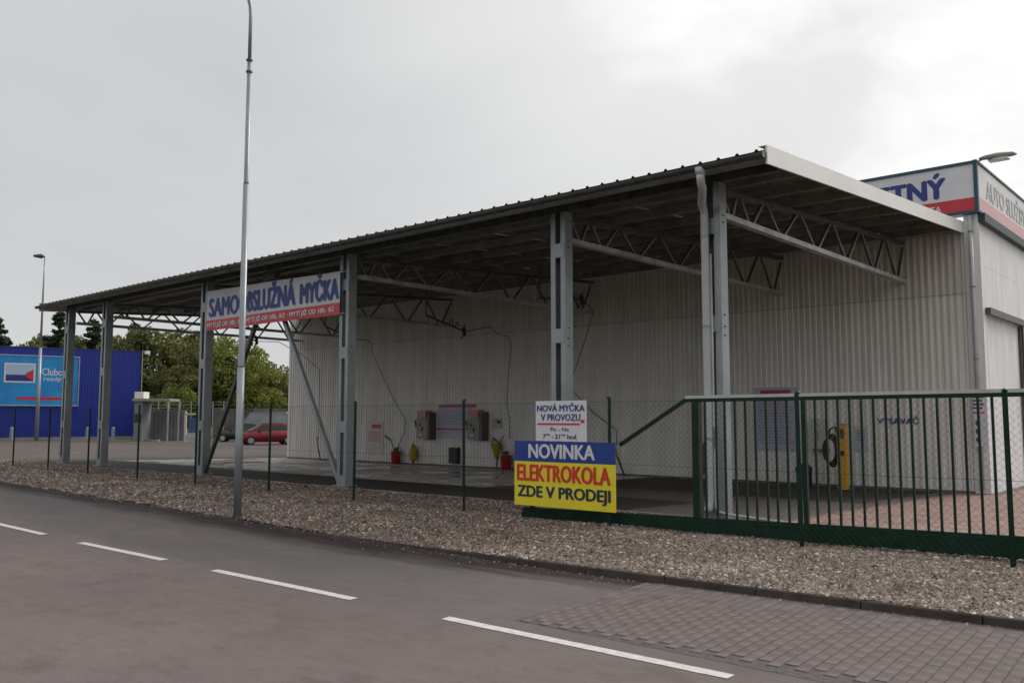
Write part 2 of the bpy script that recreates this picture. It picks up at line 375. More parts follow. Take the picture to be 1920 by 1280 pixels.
# painted centre line
M_paint = mat('worn road paint', (.56, .535, .52), .6, 0, .16, 14, .3, 80)
def cl(x): return 5.37 + (x + 13) * .0185 + max(0, -13 - x) * .03
dashes = [(-15.9 - 3.7 * k - 2.4 * (k > 0) + 2.4 * (k > 0) - 0.0, 0) for k in range(0)]
DS = [(-17.0, -14.1), (-12.8, -10.47), (-9.35, -6.85), (-5.62, -2.9), (-1.6, 1.1)] + [(-17.0 - 3.75 * k, -14.5 - 3.75 * k) for k in range(1, 12)] + [(2.4 + 3.75 * k, 4.9 + 3.75 * k) for k in range(4)]
for a, b in DS:
    mb = MB(); n = 24; h = .0
    for i in range(n + 1):
        xx = a + (b - a) * i / n; yy = cl(xx); j = random.uniform(-.003, .003)
        mb.v += [(xx + (.02 if i in (0,) else 0), yy - .058 + j, ROADZ + .004), (xx, yy + .058 + random.uniform(-.003, .003), ROADZ + .004)]
    mb.f = [(2 * i, 2 * i + 2, 2 * i + 3, 2 * i + 1) for i in range(n)]
    tag(mb.build('lane_marking', M_paint), kind='structure')

# block paving in the carriageway, laid square to the kerb
M_paver = mat('concrete paver', (.140, .115, .112), .85, 0, .22, 5, .4, 80, island=.05, spec=.2)
th = R(3.4); ex = Vector((math.cos(th), math.sin(th), 0)); ey = Vector((-math.sin(th), math.cos(th), 0)); O = Vector((-5.0, 5.95, 0))
cands = []
for i in range(0, 88):
    for j in range(0, 14):
        c = O + ex * (i * .1) + ey * (j * .2 + (.1 if i % 2 else 0))
        if c.y > kerb_y(c.x) - .12 or c.y < cl(c.x) + .27: continue
        cands.append(c)
proot = thing('block_paving', None, None, (O.x, O.y, ROADZ)); tag(proot, kind='structure')
jb = MB()
vis = [c for c in cands if abs((Vector((c.x, c.y, ROADZ)) - Vector((0, 0, CAM_H))).dot(_R) / (Vector((c.x, c.y, ROADZ)) - Vector((0, 0, CAM_H))).dot(_F)) < 960 / FPX + .01]
vis.sort(key=lambda c: (c - Vector((0, 0, 0))).length); top = set((c.x, c.y) for c in vis[:300])
pm = MB()
def paver_box(mb, c, ex, ey, L1, L2, z0, z1, ch=.006):
    v = []
    for zz, k in ((z0, 0), (z1 - ch * .7, 0), (z1, ch)):
        for sa, sb in ((-1, -1), (1, -1), (1, 1), (-1, 1)):
            v.append(c + ex * sa * (L1 / 2 - k) + ey * sb * (L2 / 2 - k * .15) + Vector((0, 0, zz)))
    mb.add(v, [(8, 9, 10, 11)] + [(a * 4 + i, a * 4 + (i + 1) % 4, a * 4 + 4 + (i + 1) % 4, a * 4 + 4 + i) for a in (0, 1) for i in range(4)])
pb = MB(); paver_box(pb, Vector((0, 0, 0)), Vector((1, 0, 0)), Vector((0, 1, 0)), .091, .1985, -.008, .008, .004); pme = pb.mesh('paver', M_paver)
M_paverb = mat('concrete paver darker', (.132, .109, .107), .85, 0, .22, 5, .4, 80, spec=.2)
pmes = [pme, pb.mesh('paver', M_paverb), pb.mesh('paver', mat('concrete paver pink', (.148, .119, .115), .85, 0, .2, 5, .4, 80, spec=.2))]
rest = MB()
for c in cands:
    dz = random.uniform(-.0012, .0012)
    if (c.x, c.y) in top:
        inst('paver', random.choice(pmes + [pme]), proot, (c.x - O.x, c.y - O.y, dz), (random.uniform(-.008, .008), random.uniform(-.008, .008), th + random.uniform(-.006, .006)))
    else: paver_box(rest, c + Vector((0, 0, ROADZ + dz)), ex, ey, .091, .1985, -.008, .008, .004)
ro = rest.build('paver', M_paver, proot); ro['kind'] = 'stuff'
# joint bed under the paving
bedm = mat('dark joint sand', (.085, .071, .069), .9, 0, .3, 20)
bp_ = [O - ex * .1 - ey * .1, O + ex * 8.8 - ey * .1]
bx = [-5.1 + .25 * i for i in range(36)]
sheet('paving_bed', [[(x, max(cl(x) + .16, 5.85), ROADZ + .002) for x in bx], [(x, kerb_y(x) + .01, ROADZ + .002) for x in bx]], bedm)

# reddish entrance paving behind the gate
M_rp = mat('reddish paver', (.265, .165, .135), .8, 0, .2, 3, .3, 60, island=.22)
dp = MB()
y = 11.85; j = 0
sheet('driveway', [[(x, y_, yard_z(y_) + .003) for x in (-6.2, 8)] for y_ in (11.8, 13.06, 23.9, 36)], mat('sandy joint bed', (.14, .10, .085), .9, 0, .3, 12))
while y < 34:
    x = -6.1 + (.1 if j % 2 else 0)
    xe = 1.5 if y < 24 else -1
    while x < xe:
        zz = yard_z(y) + random.uniform(-.002, .002); ch = .004
        if not (x < -5.3 and y > 23.7):
            dp.add([(x, y, zz), (x + .192, y, zz), (x + .192, y + .092, zz), (x, y + .092, zz), (x + ch, y + ch, zz + .012), (x + .192 - ch, y + ch, zz + .012), (x + .192 - ch, y + .092 - ch, zz + .012), (x + ch, y + .092 - ch, zz + .012)],
                   [(4, 5, 6, 7), (0, 1, 5, 4), (1, 2, 6, 5), (2, 3, 7, 6), (3, 0, 4, 7)])
        x += .2
    y += .1; j += 1
dpo = dp.build('driveway_pavers', M_rp, local=True); tag(dpo, kind='stuff')

# pebbles
def pebbles():
    base = np.array([(1, 0, 0), (0, 1, 0), (-1, 0, 0), (0, -1, 0), (0, 0, 1), (.1, .1, -.6)], float)
    tri = np.array([(0, 1, 4), (1, 2, 4), (2, 3, 4), (3, 0, 4)], np.int32)
    V = []; F = []; cnt = 0
    def zone(x0, x1, dens, size, y1):
        nonlocal cnt
        n = int((x1 - x0) * 5 * dens)
        X = RNG.uniform(x0, x1, n); Yk = np.interp(X, np.linspace(-60, 12, 720), [kerb_y(q) + .035 for q in np.linspace(-60, 12, 720)])
        Y = Yk + RNG.uniform(0, 1, n) ** 1.0 * (y1 + .02 - Yk)
        kz = np.interp(X, [-11, -6], [-.095, -.022])
        Z = np.interp(Y, [0, 1], [0, 0]) + np.where(Y < 9.6, kz + (-.02 - kz) * np.clip((Y - Yk) / (9.6 - Yk), 0, 1), np.where(Y < 10.6, -.02 + (Y - 9.6) * .02, 0)) - .004 + RNG.uniform(-.006, .009, n)
        # gentle unevenness
        Z += .010 * np.sin(X * 2.1 + Y * 1.3) * np.sin(Y * 2.7 - X * .7)
        s = np.minimum(RNG.lognormal(math.log(size), .40, n), size * 1.9)
        b = base[None] * (1 + RNG.uniform(-.35, .35, (n, 6, 1))) * s[:, None, None]
        b[:, :, 1] *= RNG.uniform(.6, 1, (n, 1)); b[:, :, 2] *= .62
        a = RNG.uniform(0, 2 * math.pi, n); ca_, sa_ = np.cos(a)[:, None], np.sin(a)[:, None]
        bx_, by_ = b[:, :, 0] * ca_ - b[:, :, 1] * sa_, b[:, :, 0] * sa_ + b[:, :, 1] * ca_
        tx = RNG.uniform(-.5, .5, (n, 1)); bz = b[:, :, 2] + tx * bx_
        P = np.stack([bx_ + X[:, None], by_ + Y[:, None], bz + Z[:, None]], 2).reshape(-1, 3)
        V.append(P); F.append((tri[None] + (np.arange(n) * 6)[:, None, None] + cnt).reshape(-1, 3)); cnt += n * 6
    zone(-6.45, 1.0, 1700, .0185, 11.72)
    zone(-10.5, -6.45, 1400, .0205, 12.98)
    zone(-16, -10.5, 1050, .023, 12.98)
    zone(-26, -16, 560, .030, 12.98)
    zone(-44, -26, 300, .040, 12.98)
    return np.concatenate(V), np.concatenate(F)
Mp = bpy.data.materials.new('pebbles'); Mp.use_nodes = True
n = Mp.node_tree.nodes; l = Mp.node_tree.links; b = n['Principled BSDF']; b.inputs['Roughness'].default_value = .75
g = n.new('ShaderNodeNewGeometry'); cr = n.new('ShaderNodeValToRGB'); l.new(g.outputs['Random Per Island'], cr.inputs[0])
el = cr.color_ramp.elements; cr.color_ramp.interpolation = 'CONSTANT'
cols = [(0, (.13, .092, .073)), (.16, (.27, .21, .165)), (.28, (.07, .052, .046)), (.42, (.18, .13, .10)), (.54, (.12, .108, .108)), (.64, (.33, .275, .225)), (.71, (.17, .105, .08)), (.80, (.045, .036, .034)), (.88, (.22, .17, .125)), (.965, (.50, .46, .40))]
el[0].position = 0; el[0].color = (*cols[0][1], 1); el[1].position = cols[1][0]; el[1].color = (*cols[1][1], 1)
for p_, c_ in cols[2:]: q = el.new(p_); q.color = (*c_, 1)
co = n.new('ShaderNodeTexCoord'); no = n.new('ShaderNodeTexNoise'); no.inputs['Scale'].default_value = .9; no.inputs['Detail'].default_value = 4; l.new(co.outputs['Object'], no.inputs[0])
mr = n.new('ShaderNodeMapRange'); mr.inputs['From Min'].default_value = .3; mr.inputs['From Max'].default_value = .7; mr.inputs['To Min'].default_value = .70; mr.inputs['To Max'].default_value = 1.08; l.new(no.outputs['Fac'], mr.inputs[0])
hs = n.new('ShaderNodeHueSaturation'); l.new(cr.outputs[0], hs.inputs['Color']); l.new(mr.outputs[0], hs.inputs['Value']); l.new(hs.outputs[0], b.inputs['Base Color'])
V, F = pebbles(); po = bpy.data.objects.new('gravel', npmesh('gravel', V, F, Mp, 3)); COL.objects.link(po); tag(po, kind='stuff')
po['label'] = 'brown and grey gravel strip between the road and the green fence'; po['category'] = 'gravel'

rng2 = np.random.default_rng(3)
def litter():
    V = []; F = []
    n = 900; X = rng2.uniform(-24, 1, n); D = rng2.exponential(.10, n)
    for i in range(n):
        y_ = kerb_y(X[i]) - .02 - D[i]; s_ = rng2.uniform(.006, .014); a = rng2.uniform(0, 3)
        o_ = len(V); c_, q_ = math.cos(a) * s_, math.sin(a) * s_
        V += [(X[i] + c_, y_ + q_, ROADZ + .002), (X[i] - q_, y_ + c_, ROADZ + .002), (X[i] - c_, y_ - q_, ROADZ + .002), (X[i] + q_, y_ - c_, ROADZ + .002), (X[i], y_, ROADZ + s_ * 1.1)]
        F += [(o_, o_ + 1, o_ + 4), (o_ + 1, o_ + 2, o_ + 4), (o_ + 2, o_ + 3, o_ + 4), (o_ + 3, o_, o_ + 4)]
    return V, F
V, F = litter(); po = bpy.data.objects.new('spilled_grit', npmesh('spilled_grit', V, F, Mp, 3)); COL.objects.link(po); tag(po, 'loose gravel grit spilled along the road edge at the kerb', 'grit', kind='stuff')
Mw = mat('low weed leaves', (.05, .07, .02), .7, 0, .3, 9)
wv = []; wf = []
for k in range(34):
    cx_, cy_ = rng2.uniform(-22, -.5), rng2.uniform(8.4, 11.0)
    if cy_ < kerb_y(cx_) + .15: continue
    for q in range(14):
        a = rng2.uniform(0, 6.28); L_ = rng2.uniform(.03, .09); px_, py_ = cx_ + rng2.normal() * .05, cy_ + rng2.normal() * .05
        o_ = len(wv); dx_, dy_ = math.cos(a), math.sin(a)
        wv += [(px_ - dy_ * .008, py_ + dx_ * .008, .0), (px_ + dy_ * .008, py_ - dx_ * .008, .0), (px_ + dx_ * L_, py_ + dy_ * L_, rng2.uniform(.02, .07))]; wf.append((o_, o_ + 1, o_ + 2))
wo_ = bpy.data.objects.new('gravel_weeds', npmesh('gravel_weeds', wv, wf, Mw, 3)); COL.objects.link(wo_); tag(wo_, 'tiny green weeds scattered in the gravel strip', 'weeds', kind='stuff')
# ------------------------------------------------------------ canopy
X0, X1 = -34.25, -5.73         # roof ends
YE = 12.55                      # eave
def roof_z(y): return 5.80 + .0645 * (y - YE)
COLX = [-7.2, -10.55, -17.3, -24.03, -30.75, -33.9]
can = thing('wash_canopy', 'long open steel canopy with lattice trusses leaning on the white clad wash hall', 'canopy', (-20, 13.5, 0))
def truss_parts(cx):
    ty = lambda z: z
    t = MB()
    zb = 5.19
    tp = lambda y_: 5.655 + .0595 * (y_ - 14.3)
    tr = MB()
    for s_ in (-.035, .035):
        tr.box(cx + s_ - .025, cx + s_ + .025, 13.76, 23.86, zb - .045, zb - .037)
        tr.box(cx + s_ * 1.9 - .004, cx + s_ * 1.9 + .004, 13.76, 23.86, zb - .045, zb + .055)
    o = tr.build('truss', M_truss, can)
    top_ = MB().bar((cx, 13.76, tp(13.76)), (cx, 23.86, tp(23.86)), .12, .08)
    top_.build('top_chord', M_web, o)
    bn = [14.1, 14.9, 16.25, 17.97, 19.7, 21.5, 23.2]; tn = [14.42, 15.5, 17.1, 18.85, 20.6, 22.35, 23.82]
    seg = [((13.78, tp(13.78)), (bn[0], zb))]
    for i in range(7):
        seg.append(((bn[i] + .05, zb), (tn[i] - .05, tp(tn[i]) - (.0 if i < 6 else .12))))
        if i < 6: seg.append(((tn[i] + .08, tp(tn[i])), (bn[i + 1] - .05, zb)))
    for a, b_ in seg:
        wb_ = MB().bar((cx, a[0], a[1]), (cx, b_[0], b_[1]), .05, .055, up=(1, 0, 0))
        wb_.build('web_member', M_web, o)
        MB().bar((cx + .030, a[0] + .02, a[1]), (cx + .030, b_[0] + .02, b_[1]), .018, .006, up=(1, 0, 0)).build('web_flange', M_truss, o)
    for y_ in bn:
        MB().box(cx - .012, cx + .012, y_ - .12, y_ + .12, zb - .035, zb + .07).build('gusset_plate', M_web, o)
    return o
for k, cx in enumerate(COLX):
    w_ = .36
    H = roof_z(13.5) - .16
    c = MB().box(cx - w_ / 2, cx - w_ / 2 + .115, 13.40, 13.412, 0.02, H).box(cx - w_ / 2, cx - w_ / 2 + .010, 13.412, 13.63, 0.02, H).box(cx - w_ / 2, cx - w_ / 2 + .115, 13.63, 13.642, .02, H)
    co_ = c.build('column', M_galv, can)
    MB().box(cx + w_ / 2 - .115, cx + w_ / 2, 13.40, 13.412, .02, H).box(cx + w_ / 2 - .010, cx + w_ / 2, 13.412, 13.63, .02, H).box(cx + w_ / 2 - .115, cx + w_ / 2, 13.63, 13.642, .02, H).build('channel', M_galv, co_)
    z = 1.45
    for z in (-.0 + .12, 1.43, 3.25, 4.94):
        MB().prism([(cx - .165, z - .14), (cx + .165, z - .14), (cx + .165, z + .14), (cx - .165, z + .14)], 'y', 13.392, 13.3995).build('batten_plate', M_galv, co_)
        MB().box(cx - .165, cx + .165, 13.643, 13.65, z - .14, z + .14).build('batten_plate', M_galv, co_)
    MB().box(cx - .25, cx + .25, 13.32, 13.72, -.02, .018).build('base_plate', M_galv, co_)
    bl = MB()
    for zz in (3.05, 3.2, 3.4, 5.0, 5.12): bl.tube([(cx + w_ / 2, 13.5, zz), (cx + w_ / 2 + .02, 13.5, zz)], .014, 6)
    bl.build('bolt', M_dark, co_)
    truss_parts(cx)
# purlins
for k in range(9):
    y = 12.72 + k * 1.36; z = roof_z(y) - .012
    y = min(y, 23.7)
    p = MB().box(X0 + .1, X1 - .05, y - .003, y + .003, z - .15, z - .002).box(X0 + .1, X1 - .05, y, y + .06, z - .15, z - .144).box(X0 + .1, X1 - .05, y - .06, y, z - .008, z - .002)
    p.build('purlin', M_purlin, can)
# eave beam on the column heads
MB().box(X0 + .2, X1 - .1, 13.44, 13.6, roof_z(13.5) - .155, roof_z(13.5) - .145 + .13).build('eave_beam', M_dark, can)
# roof sheets: flat pans with narrow upstanding ribs
sh = MB(); prof = []
for i in range(3):
    o = i / 3
    prof += [(o, 0), (o + .125, 0), (o + .15, .034), (o + .18, .034), (o + .205, 0)]
prof.append((1.0, 0))
y0, y1 = YE, 23.88
for (a, za) in prof: sh.v += [(a, y0, roof_z(y0) + za), (a, y1, roof_z(y1) + za)]
sh.f = [(2 * i, 2 * i + 2, 2 * i + 3, 2 * i + 1) for i in range(len(prof) - 1)]
shm = sh.mesh('roof_sheet', M_deck, off=(0, 13.5, 0))
nsh = 29; wsh = (X1 - .03 - X0) / nsh
for i in range(nsh): inst('roof_sheet', shm, can, (X0 + i * wsh + 20, 0, 0.001 * (i % 2)), scale=(wsh, 1, 1))
# fascia flashings at both ends
for xx, s_ in ((X1, 1), (X0, -1)):
    f = MB(); zt, zb_ = .045, -.235
    xa, xb = (xx - .03, xx) if s_ > 0 else (xx, xx + .03)
    nseg = 4
    for i in range(nseg):
        ya = YE - .03 + (y1 - YE + .02) * i / nseg + .004; yb = YE - .03 + (y1 - YE + .02) * (i + 1) / nseg
        fm = MB().add([(x_, y_, roof_z(y_) + z_) for x_ in (xa, xb) for y_ in (ya, yb) for z_ in (zb_, zt + .012)],
                      [(0, 1, 3, 2), (4, 6, 7, 5), (0, 4, 5, 1), (2, 3, 7, 6), (0, 2, 6, 4), (1, 5, 7, 3)])
        fm.add([(x_, y_, roof_z(y_) + z_) for x_ in (xa - .12 * (s_ > 0), xb + .12 * (s_ < 0)) for y_ in (ya, yb) for z_ in (zt + .013, zt + .016)],
               [(0, 1, 3, 2), (4, 6, 7, 5), (0, 4, 5, 1), (2, 3, 7, 6), (0, 2, 6, 4), (1, 5, 7, 3)])
        fm.build('fascia', M_fascia, can)
# gutter
gt = MB(); n = 10; gy, gz, gr = 12.46, 5.725, .078
prof = [(gy - gr * math.cos(math.pi * k / n), gz - gr * math.sin(math.pi * k / n)) for k in range(n + 1)]
prof = [(gy - gr - .012, gz + .006)] + prof + [(gy + gr, gz + .05)] + [(gy + gr - .004, gz + .05)] + [(gy - (gr - .004) * math.cos(math.pi * k / n), gz - (gr - .004) * math.sin(math.pi * k / n)) for k in range(n, -1, -1)]
gt.prism(prof, 'x', X0 - .05, X1 - .02)
gt.box(X1 - .02, X1 - .015, gy - gr, gy + gr, gz - gr, gz + .02)
gt.build('gutter', M_gutter, can)
x = X0 + .3
gb = MB().tube([(0, gy + gr * 1.06 * math.cos(a), gz + gr * 1.06 * math.sin(a)) for a in [math.pi + math.pi * k / 8 for k in range(9)]], .009, 5).mesh('gutter_bracket', M_gutter, (0, 13.5, 0))
while x < X1: inst('gutter_bracket', gb, can, (x + 20, 0, 0)); x += .99
# downpipe with swan neck
dpx = -7.32
MB().tube([(-6.86, gy, gz - .03), (-6.86, gy, gz - .14)], [.095, .072], 16).build('outlet_funnel', M_pipe, can, smooth=True)
MB().tube([(-6.86, gy, gz - .13), (-6.86, gy + .01, gz - .20), (-6.88, gy + .06, gz - .27), (-6.92, gy + .18, gz - .32), (-7.20, 13.10, gz - .45), (-7.245, 13.26, gz - .52), (-7.26, 13.30, gz - .62), (-7.26, 13.30, .30), (-7.26, 13.27, .16), (-7.26, 13.2, .10)], .068, 16).build('downpipe', M_pipe, can, smooth=True)
for z in (1.3, 3.2, 4.75): MB().tube([(-7.26, 13.30, z - .02), (-7.26, 13.30, z + .02)], .078, 14).build('pipe_clamp', M_galv, can)
MB().tube([(-7.2, 13.375, 4.45), (-7.2, 13.375, .35), (-7.19, 13.37, .16), (-7.12, 13.34, .09), (-6.9, 13.30, .06), (-6.37, 13.20, .045), (-5.5, 12.95, .04), (-4.8, 12.72, .04)], .024, 8).build('conduit', M_pipe, can, smooth=True)
MB().box(-7.24, -7.16, 13.33, 13.39, 1.15, 1.5).build('junction_box', M_grey, can)
# diagonal wind braces between third and fourth column
for a, b_ in (((-23.86, 13.5, .06), (-20.55, 13.5, 5.62)), ((-17.48, 13.5, .06), (-20.8, 13.5, 5.62))):
    MB().bar(a, b_, .10, .10, up=(0, 1, 0)).build('wind_brace', M_galv if b_[0] < -20.7 else M_dark, can)
MB().box(-20.95, -20.4, 13.42, 13.6, 5.42, 5.66).build('brace_gusset', M_dark, can)

# ------------------------------------------------------------ wash hall
WX0, WX1, WY, WZ = -34.8, -5.73, 23.87, -.22
hall = thing('wash_hall', 'large white ribbed metal wash hall behind the canopy with a shutter door on its side', 'building', (-20, 24, WZ))
pitch = .167; prof = [];
for i in range(6):
    o = i / 6
    prof += [(o, 0), (o + .055, 0), (o + .075, -.032), (o + .125, -.032), (o + .145, 0)]
prof.append((1, 0))
def sheet_mesh(z0, z1, yoff):
    s_ = MB()
    for a, d in prof: s_.v += [(a, d + yoff, z0), (a, d + yoff, z1)]
    s_.f = [(2 * i, 2 * i + 1, 2 * i + 3, 2 * i + 2) for i in range(len(prof) - 1)]
    return s_
nS = 29; wS = (WX1 - WX0) / nS
lows = [sheet_mesh(.0, 5.06, 0).mesh('cladding_sheet', M_wall), sheet_mesh(.0, 5.06, 0).mesh('cladding_sheet', mat('off-white cladding b', (.73, .71, .68), .5, 0, .12, .6, stretch=(6, 1, .4), spec=.4))]
upm = sheet_mesh(4.98, 6.55, -.004).mesh('cladding_sheet', mat('off-white cladding upper', (.70, .67, .64), .5, 0, .14, .6, stretch=(6, 1, .4), spec=.4))
for i in range(nS):
    inst('cladding_sheet', lows[1 if random.random() < .4 else 0], hall, (WX0 + i * wS + 20, WY - 24, random.uniform(0, .0) + .0), scale=(wS, 1, 1))
    inst('cladding_sheet', upm, hall, (WX0 + i * wS + 20, WY - 24, .0), scale=(wS, 1, 1))
sm_ = MB()
for i in range(nS * 3):
    for zz in (.35, 1.9, 3.4, 4.95, 6.0): sm_.box(WX0 + .1 + i * wS / 3 - .006, WX0 + .1 + i * wS / 3 + .006, WY - .043, WY - .034, zz - .006 + WZ, zz + .006 + WZ)
so_ = sm_.build('screws', M_grey, hall); so_['kind'] = 'stuff'
lp = MB().box(WX0, WX1, WY - .042, WY - .036, 4.755, 4.765).build('lap_joint', M_grey, hall)
MB().box(WX0 - .02, WX1, WY - .055, WY + .02, WZ, WZ + .07).build('plinth', mat('dirty plinth', (.16, .14, .125), .8, 0, .3, 3), hall)
# core volume, side and back
SX = -5.38
MB().box(WX0 + .01, SX - .06, WY + .03, 46, WZ, 6.55).build('hall_core', M_wall2, hall)
MB().box(WX0 - .03, WX0 + .10, WY - .045, WY + .03, WZ + .02, 6.5).build('corner_trim', M_fascia, hall)
MB().box(WX1, SX, WY - .05, WY + .02, WZ + .02, 6.75).build('corner_trim', M_wall2, hall)
# side wall in flat panels, around the door opening y 24.1 .. 28, z up to 4.2
D0, D1, DZ = 24.12, 28.0, 4.22
pn = [(WY + .022, D0, WZ + .02, 6.75), (D0 + .004, D1, DZ, 5.45), (D0 + .004, D1, 5.455, 6.75)]
y = D1 + .004
while y < 45: pn.append((y, min(y + 2.2, 46), WZ + .02, 6.75)); y += 2.206
for a, b_, c_, d_ in pn: MB().box(SX - .05, SX - .002, a, b_, c_, d_).build('wall_panel', M_wall2, hall)
MB().box(SX + .001, SX + .12, D0 - .06, D1 + .1, DZ, DZ + .17).build('door_lintel', mat('dull lintel', (.10, .10, .095), .5, .2, .2, 4), hall)
MB().box(SX - .20, SX + .012, D1 - .10, D1 + .02, WZ, DZ - .002).build('door_jamb', M_dark, hall)
MB().box(SX - .20, SX + .004, D0 - .0, D0 + .05, WZ, DZ - .002).build('door_jamb', M_wall2, hall)
door = MB().box(SX - .19, SX - .14, D0 + .05, D1 - .10, WZ + .02, WZ + .10).build('shutter_door', M_black, hall)
ds = (DZ - WZ - .11) / 8
M_door = mat('white door section', (.70, .70, .68), .4, 0, .05, 2)
for i in range(8):
    z = WZ + .105 + i * ds
    MB().box(SX - .18, SX - .14, D0 + .05, D1 - .10, z, z + ds - .012).build('door_section', M_door, door)
zc = WZ + .105 + 2.5 * ds + .45
for k, yy in enumerate((24.62, 25.55, 26.48, 27.4)):
    MB().prism([(yy + .21 * math.cos(a) , 1.42 + .20 * math.sin(a)) for a in [math.pi / 8 + math.pi / 4 * i for i in range(8)]], 'x', SX - .139, SX - .125).build('door_window', M_tread, door)
MB().box(SX - .0, SX + .05, D1 + .03, D1 + 1.2, WZ, DZ).build('door_guard', M_dark, hall)
# second downpipe on the hall corner
MB().tube([(-5.56, WY - .12, 6.7), (-5.56, WY - .12, -.1)], .05, 12).build('hall_downpipe', M_pipe, hall, smooth=True)
for z in (1.4, 3.1, 4.9, 6.3): MB().tube([(-5.56, WY - .12, z - .02), (-5.56, WY - .12, z + .02)], .06, 12).build('pipe_clamp', M_grey, hall)
# ------------------------------------------------------------ roof sign
rs = thing('roof_sign', 'white and red roof sign with blue frame lettered TNÝ on the hall corner', 'sign', (-8, 23.7, 6.7))
SZ0, SZ1 = 6.74, 8.07; RX = -5.33; LX = -12.5
MB().box(LX, RX - .06, 23.70, 24.0, SZ0 + .06, SZ1 - .06).build('sign_panel', M_white, rs)
MB().box(LX, RX - .061, 23.688, 23.699, SZ0 + .06, SZ0 + .40).build('red_band', M_red, rs)
MB().box(LX - .02, RX - .09, 23.67, 24.02, SZ1 - .075, SZ1).build('frame_rail', M_petrol, rs)
MB().box(LX - .02, RX - .09, 23.67, 24.02, SZ0, SZ0 + .075).build('frame_rail', M_petrol, rs)
MB().box(RX - .09, RX, 23.66, 23.78, SZ0, SZ1 + .01).build('frame_post', M_petrol, rs)
MB().box(RX - .1, RX - .02, 23.79, 34, SZ0 + .06, SZ1 - .06).build('sign_panel', mat('board with painted sunlight', (.72, .71, .70), .4, 0, .05, 2), rs)  # brighter, warmer copy of the white board, sunlight put into its colour
MB().box(RX - .02, RX - .012, 23.80, 34, SZ0 + .07, SZ0 + .42).build('red_band', mat('pale pink red', (.66, .38, .38), .4, 0, .05, 2), rs)  # paler and pinker than the front band
MB().box(RX - .12, RX + .012, 23.785, 34, SZ1 - .05, SZ1).build('frame_rail', M_petrol, rs)
MB().box(RX - .12, RX + .012, 23.785, 34, SZ0, SZ0 + .06).build('frame_rail', M_petrol, rs)
MB().box(RX - .06, RX + .10, 23.80, 34, SZ0 - .22, SZ0 - .002).build('frame_skirt', mat('dark petrol skirt', (.01, .025, .035), .5, 0, .1, 3), rs)
text('ETNÝ', M_navy, rs, -7.72, 7.24, 1.62, .64, plane_y=23.698, bold=.055)
text('NTA', M_white, rs, -6.62, 6.87, .42, .16, plane_y=23.687, bold=.02)
text('AUTO SLUŽBY', mat('pale grey blue letters', (.54, .56, .61), .5, 0, .05, 3), rs, 24.6, 7.25, 4.6, .62, plane_x=RX - .012, bold=.02)
# floodlight over the sign
fl = thing('floodlight', 'small grey floodlight on an arm above the corner of the roof sign', 'floodlight', (RX - .05, 23.9, SZ1))
MB().tube([(RX - .05, 23.9, SZ1), (RX + .1, 24.0, SZ1 + .07), (RX + .25, 24.1, SZ1 + .11)], .02, 6).build('arm', M_galv, fl)
MB().tube([(RX + .02, 23.9, SZ1 + .06), (RX + .12, 24.0, SZ1 + .10), (RX + .35, 24.25, SZ1 + .17), (RX + .62, 24.5, SZ1 + .22), (RX + .70, 24.6, SZ1 + .22)], [.04, .06, .075, .07, .03], 12).build('head', M_grey, fl, smooth=True)
MB().box(RX + .15, RX + .6, 24.12, 24.42, SZ1 + .045, SZ1 + .075).build('glass', M_lens, fl)

# ------------------------------------------------------------ banner
bn = thing('banner', 'white banner reading SAMOOBSLUŽNÁ MYČKA with red price strip between two canopy columns', 'banner', (-20.5, 13.3, 4.2))
bv = MB(); nn = 24; bx0, bx1 = -23.68, -17.36
def ban_y(t): return 13.30 + .025 * math.sin(t * 9)
for i in range(nn + 1):
    t = i / nn; xx = bx0 + (bx1 - bx0) * t
    bv.v += [(xx, ban_y(t), 4.50), (xx, ban_y(t), 5.38 - .10 * t)]
bv.f = [(2 * i, 2 * i + 2, 2 * i + 3, 2 * i + 1) for i in range(nn)]
bv.build('cloth', mat('white banner cloth', (.60, .60, .66), .6, 0, .06, 2), bn)
bv = MB()
for i in range(nn + 1):
    t = i / nn; xx = bx0 + (bx1 - bx0) * t
    bv.v += [(xx, ban_y(t), 4.20), (xx, ban_y(t), 4.499)]
bv.f = [(2 * i, 2 * i + 2, 2 * i + 3, 2 * i + 1) for i in range(nn)]
bv.build('red_strip', M_red, bn)
def bend(o):
    off = WLOC[bn.name]
    for v in o.data.vertices:
        t = (v.co.x + off[0] - bx0) / (bx1 - bx0); v.co.y += ban_y(t) - 13.30
M_bt = mat('banner blue', (.03, .05, .25), .5, 0, .1, 4)
for wd_, xa_, xb_, hh in (('SAMOO', -23.52, -21.52, .53), ('BSLUŽNÁ', -21.46, -19.24, .70), ('MYČKA', -19.0, -17.42, .70)):
    bend(text(wd_, M_bt, bn, xa_, 4.60, xb_ - xa_, hh, plane_y=13.288, bold=.045))
for k in range(3): bend(text('MYTÍ JIŽ OD 100,- Kč ·', M_white, bn, bx0 + .08 + k * 2.08, 4.255, 1.98, .19, plane_y=13.288, bold=.04))
for xx, zz in ((bx0, 5.36), (bx0, 4.22), (bx1, 5.26), (bx1, 4.22)):
    MB().tube([(xx, 13.3, zz), (xx + (-.12 if xx == bx0 else .1), 13.42, zz + .02)], .008, 5).build('tie_cord', M_white, bn)

